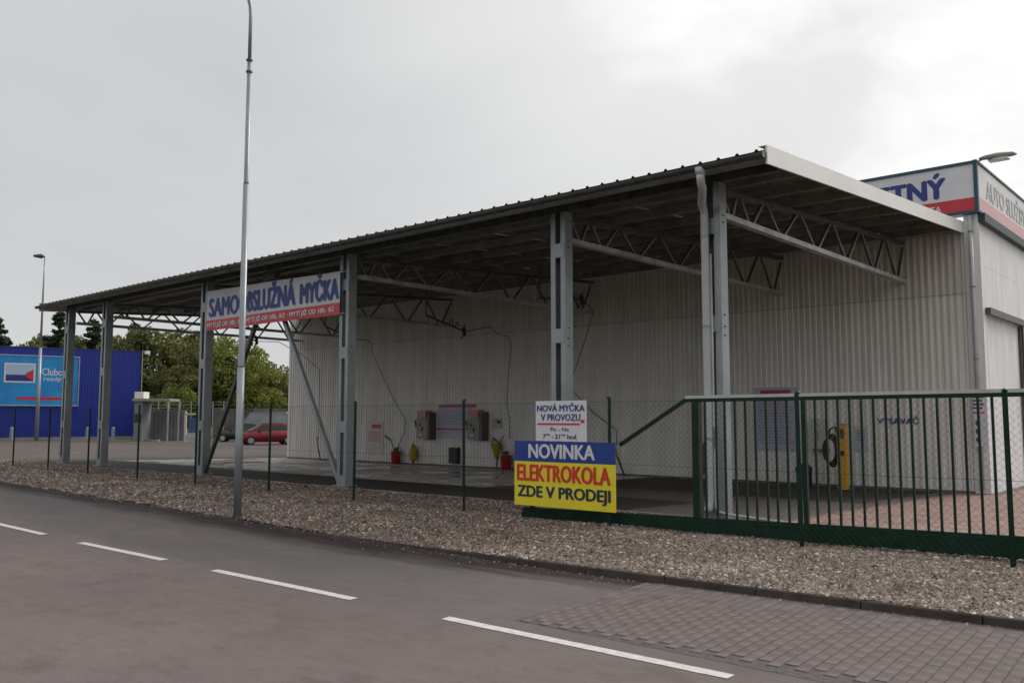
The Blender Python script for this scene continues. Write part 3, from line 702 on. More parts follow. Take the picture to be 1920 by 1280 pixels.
# ------------------------------------------------------------ chain-link fence
fx = [-41.6, -38.5, -35.4, -32.25, -29.3, -26.4, -23.3, -20.25, -17.05, -14.05, -10.96, -7.83, -4.72, -2.31, .8]
FY = 11.2
fence = thing('chain_link_fence', 'thin green chain-link fence on round posts along the gravel', 'fence', (-18, FY, 0))
for i, xx in enumerate(fx):
    yy = FY - (.16 if xx > -5 else 0)
    tz = random.uniform(-.02, .02)
    po_ = MB().tube([(xx, yy, -.1), (xx + random.uniform(-.02, .02), yy, 1.96 + tz)], .026 if xx < -5 else .029, 10).build('post', M_green, fence)
    MB().lathe([(.031, 0), (.031, .02), (.012, .035)], (xx, yy, 1.955 + tz), 10).build('cap', M_green, po_)
def link_panel(xa, xb, ya, yb, z0, z1, sp=.062):
    mb = MB(); Lx = xb - xa; Hh = z1 - z0; r = .0012
    k = -Hh
    def seg(p, q, oy):
        P = Vector((p[0], 0, p[1])); Q = Vector((q[0], 0, q[1])); d = (Q - P).normalized(); a = Vector((d.z, 0, -d.x)) * r; b_ = Vector((0, r, 0))
        f = lambda v: (xa + v.x, ya + (yb - ya) * v.x / Lx + v.y + oy, z0 + v.z)
        mb.add([f(P + a), f(P - a * .5 + b_), f(P - a * .5 - b_), f(Q + a), f(Q - a * .5 + b_), f(Q - a * .5 - b_)], [(0, 1, 4, 3), (1, 2, 5, 4), (2, 0, 3, 5)])
    while k < Lx:
        a = max(0, k); b_ = min(Lx, k + Hh)
        if b_ > a:
            seg((a, a - k), (b_, b_ - k), 0); seg((a, Hh - (a - k)), (b_, Hh - (b_ - k)), .003)
        k += sp * 1.414
    return mb
for a, b_ in zip(fx, fx[1:]):
    ya = FY - (.16 if a > -5 else 0) + .03; yb = FY - (.16 if b_ > -5 else 0) + .03
    o = link_panel(a, b_, ya, yb, .03, 1.90, .062 if a > -24 else .09).build('mesh_panel', M_mesh, fence)
    for z in (.06, .95, 1.90): MB().tube([(a, ya - .004, z), ((a + b_) / 2, (ya + yb) / 2 - .004, z - .006), (b_, yb - .004, z)], .0022, 4, False).build('tension_wire', M_mesh, o)

# ------------------------------------------------------------ sliding gate
GY0, GY1, GXa, GXb = 11.30, 11.62, -9.66, 1.6
def gy_(x): return GY0 + (GY1 - GY0) * (x - GXa) / (-2.1 - GXa)
def gz_(x): return (x - GXa) / (-2.1 - GXa)
gate = thing('sliding_gate', 'long dark green cantilever sliding gate with upright bars and a pale top rail', 'gate', (-5, GY0, 0))
zb0 = lambda x: -.045 + .08 * gz_(x); zt0 = lambda x: .155 + .135 * gz_(x)
zt = lambda x: 1.918 + .03 * gz_(x)
def slope_bar(x0, x1, w2, fa, fb, name, m, yo=0):
    v = [(x_, gy_(x_) + yo + s_ * w2, z_) for x_ in (x0, x1) for s_ in (-1, 1) for z_ in (fa(x_), fb(x_))]
    return MB().add(v, [(0, 1, 3, 2), (4, 6, 7, 5), (0, 4, 5, 1), (2, 3, 7, 6), (0, 2, 6, 4), (1, 5, 7, 3)]).build(name, m, gate)
slope_bar(GXa, GXb, .05, zb0, lambda x: zt0(x) - .075, 'track_beam', M_green)
slope_bar(GXa, GXb, .035, lambda x: zt0(x) - .073, zt0, 'bottom_rail', M_green, .01)
slope_bar(-6.62, GXb, .025, lambda x: zt(x) - .05, zt, 'top_rail', M_green)
slope_bar(-6.60, GXb, .022, lambda x: zt(x) + .001, lambda x: zt(x) + .045, 'top_strip', mat('pale rail strip', (.50, .50, .48), .35, .4, .1, 4))  # pale strip along the top of the green rail
MB().bar((-7.75, gy_(-7.7), 1.23), (-6.60, gy_(-6.6), 1.915), .045, .055).build('tail_brace', M_green, gate)
MB().bar((-9.5, gy_(-9.5), .16), (-7.83, gy_(-7.8), 1.18), .045, .055).build('tail_brace', M_green, gate)
def upright(x, w_, name):
    y_ = gy_(x); o = MB().box(x - w_ / 2, x + w_ / 2, y_ - w_ / 2, y_ + w_ / 2, zt0(x) + .001, zt(x) - .051).build(name, M_green, gate); return o
upright(-6.43, .11, 'frame_post')
ux = [-6.083, -5.917, -5.787, -5.634, -5.484, -5.344, -5.191, -5.056, -4.905, -4.775]
bars = [x * 1.035 for x in ux]
bars += [-4.655 * 1.04 + k * .1515 for k in range(1, 17)]
bars += [-2.04 + .152 * k for k in range(0, 23)]
last = None
for x in bars:
    if last is not None and x - last < .09: continue
    last = x; upright(x, .028, 'bar')
upright(-4.84, .06, 'frame_post'); upright(-2.19, .08, 'frame_post'); upright(1.5, .08, 'frame_post')
for x in (-7.9, -3.2):
    MB().box(x - .12, x + .12, gy_(x) - .09, gy_(x) + .09, -.09, zb0(x) - .002).build('roller_carriage', M_dark, gate)

# ------------------------------------------------------------ signs on the fence
SY = 11.12
sg = thing('advert_board', 'blue and yellow board reading NOVINKA ELEKTROKOLA ZDE V PRODEJI, hung on the fence', 'sign', (-8.67, SY, .2))
MB().box(-9.70, -7.66, SY, SY + .012, .935, 1.27).build('blue_panel', M_nblue, sg)
MB().box(-9.70, -7.66, SY, SY + .012, .215, .934).build('yellow_panel', M_yel, sg)
text('NOVINKA', M_white, sg, -9.38, .995, 1.33, .225, plane_y=SY - .002, bold=.045)
text('ELEKTROKOLA', mat('signal red letters', (.62, .035, .02), .4, 0, .08, 3), sg, -9.63, .62, 1.87, .265, plane_y=SY - .002, bold=.045)
text('ZDE V PRODEJI', M_ink, sg, -9.62, .305, 1.86, .235, plane_y=SY - .002, bold=.045)
for xx in (-9.5, -8.67, -7.85):
    for zz in (.26, 1.23): MB().tube([(xx, SY - .004, zz), (xx, SY + .05, zz)], .006, 6).build('fixing_bolt', M_dark, sg)
sw = thing('opening_hours_board', 'white board reading NOVÁ MYČKA V PROVOZU with opening hours, above the NOVINKA board', 'sign', (-8.72, SY, 1.28))
MB().box(-9.235, -8.20, SY, SY + .010, 1.275, 1.925).build('panel', M_white, sw)
text('NOVÁ MYČKA', M_navy, sw, -9.20, 1.755, .965, .135, plane_y=SY - .002, bold=.03)
text('V PROVOZU', M_navy, sw, -9.12, 1.605, .80, .105, plane_y=SY - .002, bold=.03)
MB().box(-9.20, -8.33, SY - .004, SY - .001, 1.535, 1.565).build('red_line', M_red, sw)
MB().box(-8.31, -8.24, SY - .004, SY - .001, 1.57, 1.62).build('red_mark', M_red, sw)
text('Po - Ne', M_ink, sw, -8.92, 1.435, .37, .062, plane_y=SY - .002, bold=.015)
text('7°° - 21°° hod.', M_ink, sw, -9.08, 1.315, .70, .075, plane_y=SY - .002, bold=.02)

# ------------------------------------------------------------ street lamps
def lamp(name, label, x, y, z0, H, arm, r0=.066):
    t = thing(name, label, 'street lamp', (x, y, z0), 0, 'tall grey street lamps')
    MB().tube([(0, 0, -.1), (0, 0, 2.6)], [r0 * 1.03, r0], 14).build('pole', M_galv, t, True, True)
    MB().tube([(0, 0, 2.6), (0, 0, 2.64), (0, 0, H * .62)], [r0, r0 * .86, r0 * .80], 14).build('pole_section', M_galv, t, True, True)
    MB().tube([(0, 0, H * .62), (0, 0, H * .625), (0, 0, H * .86)], [r0 * .80, r0 * .66, r0 * .58], 14).build('pole_section', M_galv, t, True, True)
    for zz in (H * .84, H * .863): MB().tube([(0, 0, zz - .015), (0, 0, zz + .015)], .058, 12).build('collar', M_dark, t, True)
    d = Vector(arm).normalized(); pts = [(0, 0, H * .86), (0, 0, H * .955)]
    for k in range(1, 9):
        a = k / 8 * R(78); rad = .9
        q = d * (rad * (1 - math.cos(a))); pts.append((q.x, q.y, H * .955 + rad * math.sin(a)))
    e_ = Vector(pts[-1]); e2 = e_ + d * .7 + Vector((0, 0, .12)); pts.append(tuple(e2))
    MB().tube(pts, r0 * .5, 10).build('arm', M_galv, t, True, True)
    h0 = e2; h1 = e2 + d * .6 + Vector((0, 0, .03))
    MB().tube([h0 - d * .08, h0 + d * .05, h0 + d * .35, h1], [.04, .09, .13, .05], 12).build('lamp_head', M_grey, t, True, True)
    MB().tube([h0 + d * .1 - Vector((0, 0, .08)), h0 + d * .45 - Vector((0, 0, .08))], [.07, .06], 8).build('lamp_glass', M_lens, t, True)
    return t
lamp('street_lamp', 'tall slender grey lamp post standing in the gravel in front of the banner', -13.84, 8.47, -.06, 9.55, (-.25, -1, 0))
def simple_lamp():
    base = at(68, 822, 70); base.z = -.2
    t = thing('street_lamp', 'distant thin lamp post with a small flat head, rising before the blue building', 'street lamp', base, 0, 'tall grey street lamps')
    Hh = 15.0
    MB().tube([(0, 0, 0), (0, 0, Hh * .5)], [.16, .11], 10).build('pole', M_galv, t, True, True)
    MB().tube([(0, 0, Hh * .5), (0, 0, Hh * .86), (.0, 0, Hh)], [.10, .06, .05], 10).build('pole_section', M_galv, t, True, True)
    d = -_R
    MB().tube([(0, 0, Hh - .05), d * .3 + Vector((0, 0, Hh)), d * .9 + Vector((0, 0, Hh + .03))], [.05, .2, .1], 10).build('lamp_head', M_dark, t, True)
simple_lamp()

# ------------------------------------------------------------ wash equipment on the wall
GZ = -.21; WF = WY - .036
def board(name, label, x0, x1, z0, z1, m, stripes=(), y=WF, th=.02, cat='sign'):
    t = thing(name, label, cat, ((x0 + x1) / 2, y, z0))
    MB().box(x0, x1, y - th, y, z0, z1).build('panel', m, t)
    for nm, a, b_, c_, d_, mm in stripes: MB().box(a, b_, y - th - .004, y - th - .001, c_, d_).build(nm, mm, t)
    return t
M_pinkw = mat('pale pink board', (.52, .46, .46), .5, 0, .08, 4)
lines = []
for k in range(6): lines.append(('text_line', -28.97, -28.1 + random.uniform(-.15, 0), 1.06 - k * .075, 1.085 - k * .075, M_mag))
board('rules_poster', 'narrow pale poster with a dark magenta heading at the left end of the wash wall', -29.05, -28.0, .18, 1.52, mat('faint poster', (.54, .50, .49), .5, 0, .08, 4), [('heading', -28.75, -28.15, 1.22, 1.38, M_mag)] + lines)
tb = board('price_board', 'lilac price board with magenta bands hung between the two coin machines', -24.72, -22.95, .88, 2.18, M_lilac, [('heading', -24.70, -22.7, 2.05, 2.15, M_mag), ('heading', -24.9, -22.95, 1.19, 1.25, M_mag)] +
      [('text_line', -24.5, -23.2 + random.uniform(-.3, 0), 1.90 - k * .1, 1.925 - k * .1, mat('lilac print', (.25, .24, .38), .5, 0, .1, 5)) for k in range(6)])
def coin_machine(x, label):
    t = thing('coin_machine', label, 'coin machine', (x, WF, .84), 0, 'coin machines on the wash wall')
    MB().box(-.36, .26, -.34, 0, 0, .80).build('cabinet', mat('dull steel cabinet', (.27, .26, .24), .45, .1, .15, 5), t, True)
    MB().box(.261, .40, -.36, 0, -.04, 1.02).build('side_panel', M_brown, t, True)
    MB().prism([(-.46, .0), (-.361, .0), (-.361, .62)], 'y', -.30, -.02).build('cheek', M_brown, t, True) if False else MB().add([(-.50, -.36, .72), (-.361, -.36, .72), (-.361, -.36, .40), (-.50, 0, .72), (-.361, 0, .72), (-.361, 0, .40)], [(0, 1, 2), (5, 4, 3), (0, 3, 4, 1), (1, 4, 5, 2), (2, 5, 3, 0)]).build('cheek', M_dark, t, True)
    MB().box(-.30, .20, -.37, -.02, .805, 1.10).build('top_plate', M_redp, t, True)
    MB().box(-.07, .03, -.348, -.341, .28, .44).build('keypad', M_black, t, True)
    MB().box(-.20, -.10, -.348, -.341, .50, .58).build('display', M_tread, t, True)
    MB().box(-.18, -.06, -.350, -.341, .12, .2).build('coin_slot', M_white, t, True)
    return t
coin_machine(-25.28, 'grey coin machine with a pink top plate, left of the lilac price board')
c2 = coin_machine(-22.48, 'grey coin machine with a pink top plate, right of the lilac price board')
def station(x, lab_b, lab_h, bucket=True, hol=1.05, ybase=WY - .28):
    if bucket:
        t = thing('brush_bucket', lab_b, 'bucket', (x, ybase, GZ), 0, 'red brush buckets by the wash wall')
        MB().lathe([(.15, .0), (.17, .02), (.205, .50), (.215, .52), (.19, .52), (.16, .06)], n=18).build('bucket', M_rplast, t, True, True)
        MB().tube([(0, 0, .2), (-.2, 0, .75), (-.33, 0, .98)], .018, 7).build('brush_handle', M_black, t, True)
        MB().tube([(-.30, 0, .95), (-.62, -.02, 1.12)], [.03, .045], 8).build('brush_head', M_dark, t, True)
        br = MB()
        for k in range(22): br.tube([(random.uniform(-.1, .1), random.uniform(-.1, .1), .42), (random.uniform(-.13, .13), random.uniform(-.1, .1), .64 + random.uniform(0, .05))], .014, 4)
        br.build('bristles', mat('worn green bristle', (.10, .12, .07), .8, 0, .2, 5), t, True)
    return None
station(-26.95, 'red bucket holding a wash brush, left of the yellow lance holster', '')
station(-20.98, 'red bucket holding a wash brush, half hidden behind the blue and yellow board', '')
def holster(x, label, two):
    t = thing('lance_holster', label, 'holster', (x, WY - .22, GZ), 0, 'yellow lance holsters on the wash wall')
    if two:
        MB().tube([(0, 0, 0), (.02, 0, .25), (.06, 0, .45)], [.03, .03, .05], 8).build('stand', M_brown, t, True)
        MB().add([], []).lathe([(.05, .40), (.09, .5), (.20, .86), (.21, .92), (.10, .88)], n=12).build('funnel', M_yplast, t, True, True)
        MB().tube([(-.05, 0, .7), (-.22, 0, 1.04)], .035, 7).build('lance_grip', M_yplast, t, True)
        MB().tube([(.05, 0, .7), (.28, 0, 1.12), (.36, 0, 1.22)], .02, 7).build('lance', M_brown, t, True)
    else:
        MB().lathe([(.06, 0), (.05, .06), (.04, .12)], n=10).build('stand', M_brown, t, True)
        MB().lathe([(.04, .10), (.12, .2), (.185, .42), (.15, .62), (.04, .84)], n=12).build('funnel', M_yplast, t, True, True)
        MB().tube([(0, 0, .82), (.02, 0, .98)], .015, 6).build('lance', M_grey, t, True)
holster(-25.97, 'dull yellow spindle-shaped lance holster beside the red bucket', False)
holster(-21.5, 'yellow forked lance holster with lances, right of the coin machines', True)
vb = thing('wall_vent', 'black upright box on the wall under the lilac price board', 'vent', (-23.76, WF, -.05))
MB().box(-23.99, -23.54, WF - .18, WF, -.08, .52).build('casing', M_black, vb)
for k in range(5): MB().box(-23.95, -23.58, WF - .19, WF - .181, .02 + k * .09, .06 + k * .09).build('louvre', M_black, vb)
wl = thing('wall_light_switch', 'small white plate with a dark knob right of the coin machines', 'switch', (-21.6, WF, 1.4))
MB().box(-21.85, -21.42, WF - .02, WF, 1.28, 1.62).build('plate', M_pinkw, wl); MB().tube([(-21.52, WF - .02, 1.5), (-21.52, WF - .08, 1.5)], .06, 10).build('knob', M_black, wl)

def boom(label, px, py, z0, tip, hose, drop=.6):
    t = thing('hose_boom', label, 'hose boom', (px, py, z0), 0, 'swinging hose booms under the canopy')
    MB().tube([(px, py, roof_z(py) - .15), (px, py, z0)], .022, 8).build('drop_pipe', M_dark, t)
    MB().tube([(px, py, z0 + .02), tip], [.035, .03], 8).build('arm', M_dark, t)
    MB().tube([Vector(tip) + Vector((-.06, 0, .12)), Vector(tip) + Vector((0, 0, -.12))], .05, 8).build('swivel', M_black, t)
    lp_ = MB()
    for k in range(3):
        c = Vector(tip).lerp(Vector((px, py, z0)), .08 + .16 * k)
        lp_.tube([c + Vector((0, .0, .0)), c + Vector((.05, 0, .16)), c + Vector((.14, 0, .17)), c + Vector((.16, 0, 0))], .013, 6)
    lp_.tube([Vector(tip), Vector(tip) + Vector((-.05, 0, -.15)), Vector(tip) + Vector((-.18, 0, -.24)), Vector(tip) + Vector((-.1, 0, -.05))], .014, 6)
    lp_.build('hose_loops', M_black, t)
    MB().tube([tip] + hose, .013, 7).build('hose', M_black, t, smooth=True)
WH = WY - .12
boom('dark hose boom in the middle wash bay, its hose running to the forked yellow holster', -20.7, 19.35, 4.95, (-18.98, 19.4, 4.33),
     [(-18.85, 20.4, 4.55), (-18.95, 20.9, 4.36), (-19.05, 21.5, 4.33), (-19.6, 22.3, 4.15), (-20.6, 23.3, 3.3), (-21.0, WH - .1, 2.2), (-20.95, WH, 1.5), (-20.96, WH, .9)])
boom('dark hose boom behind the fourth column with its hose curving down to the red bucket', -26.0, 19.3, 4.95, (-24.6, 19.4, 4.45),
     [(-25.2, 20.6, 4.5), (-26.4, 21.8, 4.55), (-28.0, 23.2, 4.3), (-28.1, WH - .05, 3.6), (-27.3, WH, 2.4), (-26.55, WH, 1.55), (-26.65, WH, 1.0), (-26.9, WH - .1, .45)])
boom('thin hose boom in the left wash bay, its hose dropping straight down the wall', -31.8, 19.4, 4.95, (-30.6, 19.4, 4.7),
     [(-31.2, 20.8, 4.8), (-32.4, 22.8, 4.45), (-32.35, WH, 3.8), (-32.33, WH, 2.2), (-32.36, WH, .7)])
boom('hose boom in the right wash bay, its hose slanting down behind the second column', -15.3, 18.6, 4.95, (-13.9, 18.7, 4.80),
     [(-14.6, 20.2, 4.7), (-16.6, 22.4, 4.0), (-18.2, WH - .05, 2.7), (-17.2, WH, 1.8), (-16.3, WH, 1.25), (-16.3, WH, .75)])
def lance(x, label, top=1.0):
    t = thing('wash_lance', label, 'lance', (x, WY - .2, GZ))
    MB().tube([(-.18, .06, top), (-.02, 0, top * .62)], [.03, .035], 8).build('grip', M_yplast, t, True)
    MB().tube([(-.02, 0, top * .62), (.3, -.08, .02)], .03, 8).build('tube', M_black, t, True)
lance(-16.2, 'black lance with a yellow grip leaning on the wall right of the advert boards', .95)
lance(-32.25, 'dark wash lance hanging low on the far left end of the hall wall', 1.0)
wp = thing('hanging_mat', 'black pointed rubber mat hanging behind the first gate bars', 'mat', (-13.3, WY - .1, -.1))
MB().prism([(-13.30, -.02), (-12.98, -.02), (-13.0, .55), (-13.05, .93), (-13.12, .93), (-13.22, .55)], 'y', WY - .16, WY - .12).build('mat_sheet', M_brown, wp)

# vacuum corner
ib = board('info_board', 'large lilac board of small print on the wall behind the gate', -11.5, -10.18, .72, 2.52, M_lilac, [('heading', -11.3, -10.4, 2.32, 2.44, M_mag)] +
           [('text_line', -11.38, -10.3 + random.uniform(-.35, 0), 2.2 - k * .085, 2.225 - k * .085, MATS['lilac print']) for k in range(16)])
cb = thing('coin_box', 'small white coin box on the wall left of the vacuum cleaner', 'coin box', (-9.57, WF, .8))
MB().box(-9.72, -9.32, WF - .22, WF, .80, 1.62).build('casing', mat('cream box', (.55, .52, .48), .45, 0, .08, 4), cb)
MB().box(-9.66, -9.55, WF - .228, WF - .221, 1.45, 1.49).build('slot', M_black, cb); MB().box(-9.62, -9.55, WF - .228, WF - .221, 1.05, 1.3).build('button_strip', M_yplast, cb)
MB().box(-9.72, -9.32, WF - .222, WF - .02, .76, .798).build('foot', M_dark, cb)
vc = thing('vacuum_cleaner', 'tall orange-yellow vacuum cleaner post with a coiled black hose, seen through the gate', 'vacuum cleaner', (-8.62, 22.9, -.2))
MB().box(-.11, .11, -.10, .10, .0, 1.66).build('cabinet', M_orange, vc, True)
MB().box(-.12, .12, -.11, .11, 1.662, 1.70).build('lid', M_redp, vc, True)
MB().box(-.06, .08, -.11, -.101, 1.32, 1.56).build('display', M_brown, vc, True)
MB().box(-.03, .07, -.13, -.101, .88, 1.0).build('nozzle_holder', M_black, vc, True)
hz = MB()
for k, rr in enumerate((.0, .05, .1)):
    hz.tube([(-.26 + .17 * math.cos(a) - rr * .4, -.02 - k * .05, 1.0 + (.42 - rr) * math.sin(a)) for a in [i * math.pi / 8 for i in range(17)]], .028, 8)
hz.tube([(-.10, -.05, 1.35), (-.16, -.05, 1.62), (-.3, -.04, 1.55), (-.4, -.02, 1.3)], .026, 8)
hz.build('hose', M_black, vc, True, True)
bb = thing('waste_bin', 'small dark blue bin on the ground left of the vacuum cleaner', 'bin', (-9.68, 22.9, -.2))
MB().lathe([(.15, 0), (.19, .02), (.21, .45), (.22, .47)], n=16).build('body', M_bplast, bb, True, True)
MB().lathe([(.225, .475), (.22, .52), (.12, .62), (.02, .64)], n=16).build('lid', M_bplast, bb, True, True)
vt = thing('wall_lettering', 'dark blue lettering VYSAVAČ on the white wall above the vacuum corner', 'lettering', (-7.5, WF, 1.45))
text('VYSAVAČ', M_navy, vt, -8.03, 1.49, 1.05, .20, plane_y=WF - .002, bold=.025)
board('instruction_sheet', 'small bluish sheet on the wall right of the vacuum cleaner', -8.62, -8.28, .78, 1.42, mat('bluish sheet', (.52, .55, .62), .4, 0, .05, 3), [('text_line', -8.58, -8.36, 1.3 - k * .08, 1.32 - k * .08, M_navy) for k in range(4)])
nb_ = thing('notice_board', 'narrow notice with blue print, a red line and dark pictograms on the hall corner', 'sign', (-5.56, WY - .19, .95))
MB().box(-5.66, -5.36, WY - .20, WY - .18, .95, 2.25).build('panel', M_white, nb_)
for k in range(4): MB().box(-5.67, -5.43 - .03 * (k % 2), WY - .205, WY - .201, 2.14 - k * .09, 2.18 - k * .09).build('text_line', M_navy, nb_)
MB().box(-5.68, -5.42, WY - .205, WY - .201, 1.76, 1.79).build('red_line', M_red, nb_)
for k in range(3): MB().prism([(-5.58 + .06 * math.cos(a), 1.52 - .2 * k + .07 * math.sin(a)) for a in [math.pi / 3 * i for i in range(6)]], 'y', WY - .205, WY - .201).build('pictogram', M_dark, nb_)

# ------------------------------------------------------------ far left: blue building and billboard
A = Vector((-81.47, 27.0, 0)); B = Vector((-78.6, 37.6, 0)); dirf = (A - B).normalized(); bl_len = 22
ang = math.atan2(dirf.y, dirf.x)         # local x runs from the right corner to the left
bb_ = thing('blue_building', 'low deep blue metal-clad building beyond the yard on the left', 'building', (B.x, B.y, -.3), ang)
# local y must point away from the camera
ylocal = Vector((-math.sin(ang), math.cos(ang), 0)); away = 1 if ylocal.dot(_hd) > 0 else -1
TOPZ = 7.95
MB().box(0, bl_len, *sorted((.12 * away, 16 * away)), .3, TOPZ - .1).build('building_core', M_bbld, bb_, True)
MB().box(-.02, bl_len, *sorted((.1 * away, -.02 * away)), .0, .30).build('plinth', M_conc, bb_, True)
pr = MB(); prof2 = []
for i in range(4):
    o = i / 4; prof2 += [(o, 0), (o + .10, 0), (o + .13, -.05 * away), (o + .2, -.05 * away), (o + .23, 0)]
prof2.append((1, 0))
for a, d in prof2: pr.v += [(a, d, .3), (a, d, TOPZ)]
pr.f = [(2 * i, 2 * i + 1, 2 * i + 3, 2 * i + 2) for i in range(len(prof2) - 1)]
prm = pr.mesh('cladding_sheet', M_bbld)
for i in range(bl_len): inst('cladding_sheet', prm, bb_, (i, 0, 0))
MB().box(-.06, bl_len, *sorted((-.07 * away, .1 * away)), TOPZ, TOPZ + .12).build('parapet_cap', mat('blue trim', (.012, .02, .16), .4, 0, .1, 3), bb_, True)
MB().box(-.06, 0, *sorted((-.07 * away, 16 * away)), .3, TOPZ).build('end_trim', M_bbld, bb_, True)
def hitx(u):   # distance along the facade of photo column u
    d = at(u, 783, 1) - Vector((0, 0, CAM_H)); dx, dy = d.x, d.y
    # B + s*dirf = t*d
    det = dirf.x * (-dy) + dirf.y * dx
    s_ = (-B.x * (-dy) - B.y * dx) / det
    return s_
bx = thing('billboard', 'bright blue framed billboard with a picture card and white words on the blue building', 'billboard', (B.x, B.y, -.3), ang)
s0, s1 = hitx(142), hitx(-70); f = lambda a, b_: sorted((-a * away, -b_ * away))
z0b, z1b = 3.05, 7.25
MB().box(s0, s1, *f(.12, .22), z0b, z1b).build('poster', M_bbrd, bx, True)
for a, b_, c_, d_ in ((s0 - .05, s1, z1b, z1b + .09), (s0 - .05, s1, z0b - .09, z0b), (s0 - .12, s0 - .05, z0b - .09, z1b + .09), (s0 + .5, s0 + .56, z0b, z1b)):
    MB().box(a, b_, *f(.12, .28), c_, d_).build('frame_rail', mat('pale frame', (.35, .42, .5), .4, 0, .1, 3), bx, True)
cx0, cx1 = hitx(62), hitx(3)
MB().box(cx0, cx1, *f(.22, .235), 4.95, 6.62).build('card_border', M_white, bx, True)
MB().box(cx0 + .13, cx1 - .13, *f(.235, .24), 5.08, 6.50).build('card_picture', mat('card sky picture', (.30, .45, .62), .4, 0, .2, 1.2, col2=(.45, .52, .62)), bx, True)
MB().box(cx0 + .14, cx1 - .14, *f(.24, .245), 5.09, 5.62).build('card_sea', M_navy, bx, True)
MB().prism([(cx0 + .14, 5.2), (cx0 + .14, 6.1), (cx0 + .75, 5.75), (cx0 + .6, 5.35)], 'y', *f(.245, .25)).build('card_patch', M_red, bx, True)
MB().box(hitx(132), hitx(30), *f(.22, .228), 3.48, 3.75).build('red_line', M_red, bx, True)
def btext(s, u0, u1, z, h):
    # lettering on the rotated board: text reads left to right for the viewer, i.e. against local x
    a, b_ = hitx(u1), hitx(u0)
    o = text(s, M_white, bx, 0, 0, b_ - a, h, plane_y=0, bold=.02, local=True, ext=.01)
    for v in o.data.vertices:
        x_, y_, z_ = v.co; v.co = (b_ - x_, -.228 * away + y_ * away, z + z_)
    o.data.flip_normals(); return o
btext('Clubcard', 74, 132, 5.62 + .0, .62); btext('ready to', 78, 128, 5.05, .45)

# far yard edge: kerb, bollards, fences, sheds
rotv = math.atan2(_R.y, _R.x)
def far_at(u, v, depth, z=-.22):
    p = at(u, v, depth); p.z = z; return p
def span(name, label, cat, u0, u1, depth, z1, m, th=.1, z0=0, panels=0, pname='panel', gap=.03, group=None):
    p0 = far_at(u0, 783, depth); p1 = far_at(u1, 783, depth); Ls = (p1 - p0).length
    t = thing(name, label, cat, p0, rotv, group)
    n = panels or 1
    for i in range(n):
        a = Ls * i / n; b_ = Ls * (i + 1) / n - gap
        pm_ = MB().box(a, b_, 0, th, z0, z1 + (random.uniform(-.04, .04) if n > 1 else 0))
        if n > 1: pm_.box(a + .1, a + .2, -.04, 0, z0, z1 - .1)
        pm_.build(pname, m, t, True)
    return t, Ls
kb = MB(); p0 = far_at(-60, 783, 72); p1 = far_at(300, 783, 70)
kb.bar(p0 + Vector((0, 0, .05)), p1 + Vector((0, 0, .05)), .3, .18); tag(kb.build('far_kerb', M_conc, local=True), kind='structure')
for i, (u, lb) in enumerate(((23, 'pale bollard at the far left before the blue building'), (165, 'pale bollard before the blue building between the first two canopy columns'), (213, 'pale bollard before the right end of the blue building'))):
    t = thing('bollard', lb, 'bollard', far_at(u, 783, 71), 0, 'pale bollards before the blue building')
    MB().tube([(0, 0, 0), (0, 0, 1.05)], .13, 10).build('post', mat('pale post', (.24, .28, .32), .5, 0, .1, 3), t, True); MB().lathe([(.13, 1.05), (.08, 1.12)], n=10).build('cap', MATS['pale post'], t, True)
span('hoarding', 'grey corrugated hoarding right of the blue building', 'fence', 262, 348, 72, 2.55, M_hoard, panels=12)
t, _l = span('panel_wall', 'low brownish grey wall behind the parked cars', 'wall', 398, 545, 80, 2.7, M_hoardb, panels=14)
# mesh fence above the hoarding
p0 = far_at(275, 783, 76); t = thing('mesh_fence', 'pale wire mesh fence rising above the grey hoarding', 'fence', p0, rotv)
for k in range(8): MB().box(k * .95, k * .95 + .06, 0, .06, 0, 3.3).build('post', mat('pale green post', (.32, .36, .28), .6, 0, .1, 3), t, True)
for z in (2.7, 3.0, 3.25): MB().box(0, 6.7, .02, .05, z, z + .03).build('rail', MATS['pale green post'], t, True)
# small shelter
p0 = far_at(256, 783, 70); t = thing('shelter', 'flat-roofed grey shelter on thin posts beside the blue building', 'shelter', p0, rotv)
MB().box(-.1, 2.9, -.7, 1.4, 3.2, 3.40).build('roof', mat('pale grey roof', (.24, .25, .25), .5, 0, .1, 2), t, True)
MB().box(2.75, 2.85, -.8, -.7, 0, 3.15).build('post', mat('pale steel post', (.27, .29, .29), .5, 0, .1, 2), t, True); MB().box(2.75, 2.85, 1.4, 1.5, 0, 3.15).build('post', MATS['pale steel post'], t, True)
MB().box(-.05, .62, -.4, 1.3, 0, 3.2).build('cabin', mat('cabin grey', (.19, .19, .20), .5, 0, .1, 2), t, True)
MB().box(.0, .55, -.42, -.401, 1.5, 2.2).build('window', M_tread, t, True)
MB().box(-.1, .62, -.3, .8, 3.421, 3.95).build('roof_box', mat('cream box2', (.72, .70, .62), .5, 0, .05, 2), t, True)
# cctv pole by the corner of the blue building
p0 = far_at(263, 783, 78, -.2); t = thing('camera_pole', 'thin pole with a white camera at the right corner of the blue building', 'pole', p0)
MB().tube([(0, 0, 0), (0, 0, 7.9)], .05, 8).build('pole', MATS['pale steel post'], t, True)
MB().tube([_R * .05 + _Z * 7.7, _R * .5 + _Z * 7.75], .04, 6).build('arm', MATS['pale steel post'], t, True); MB().box(.12, .5, .1, .45, 7.55, 7.85).build('camera', M_white, t, True)
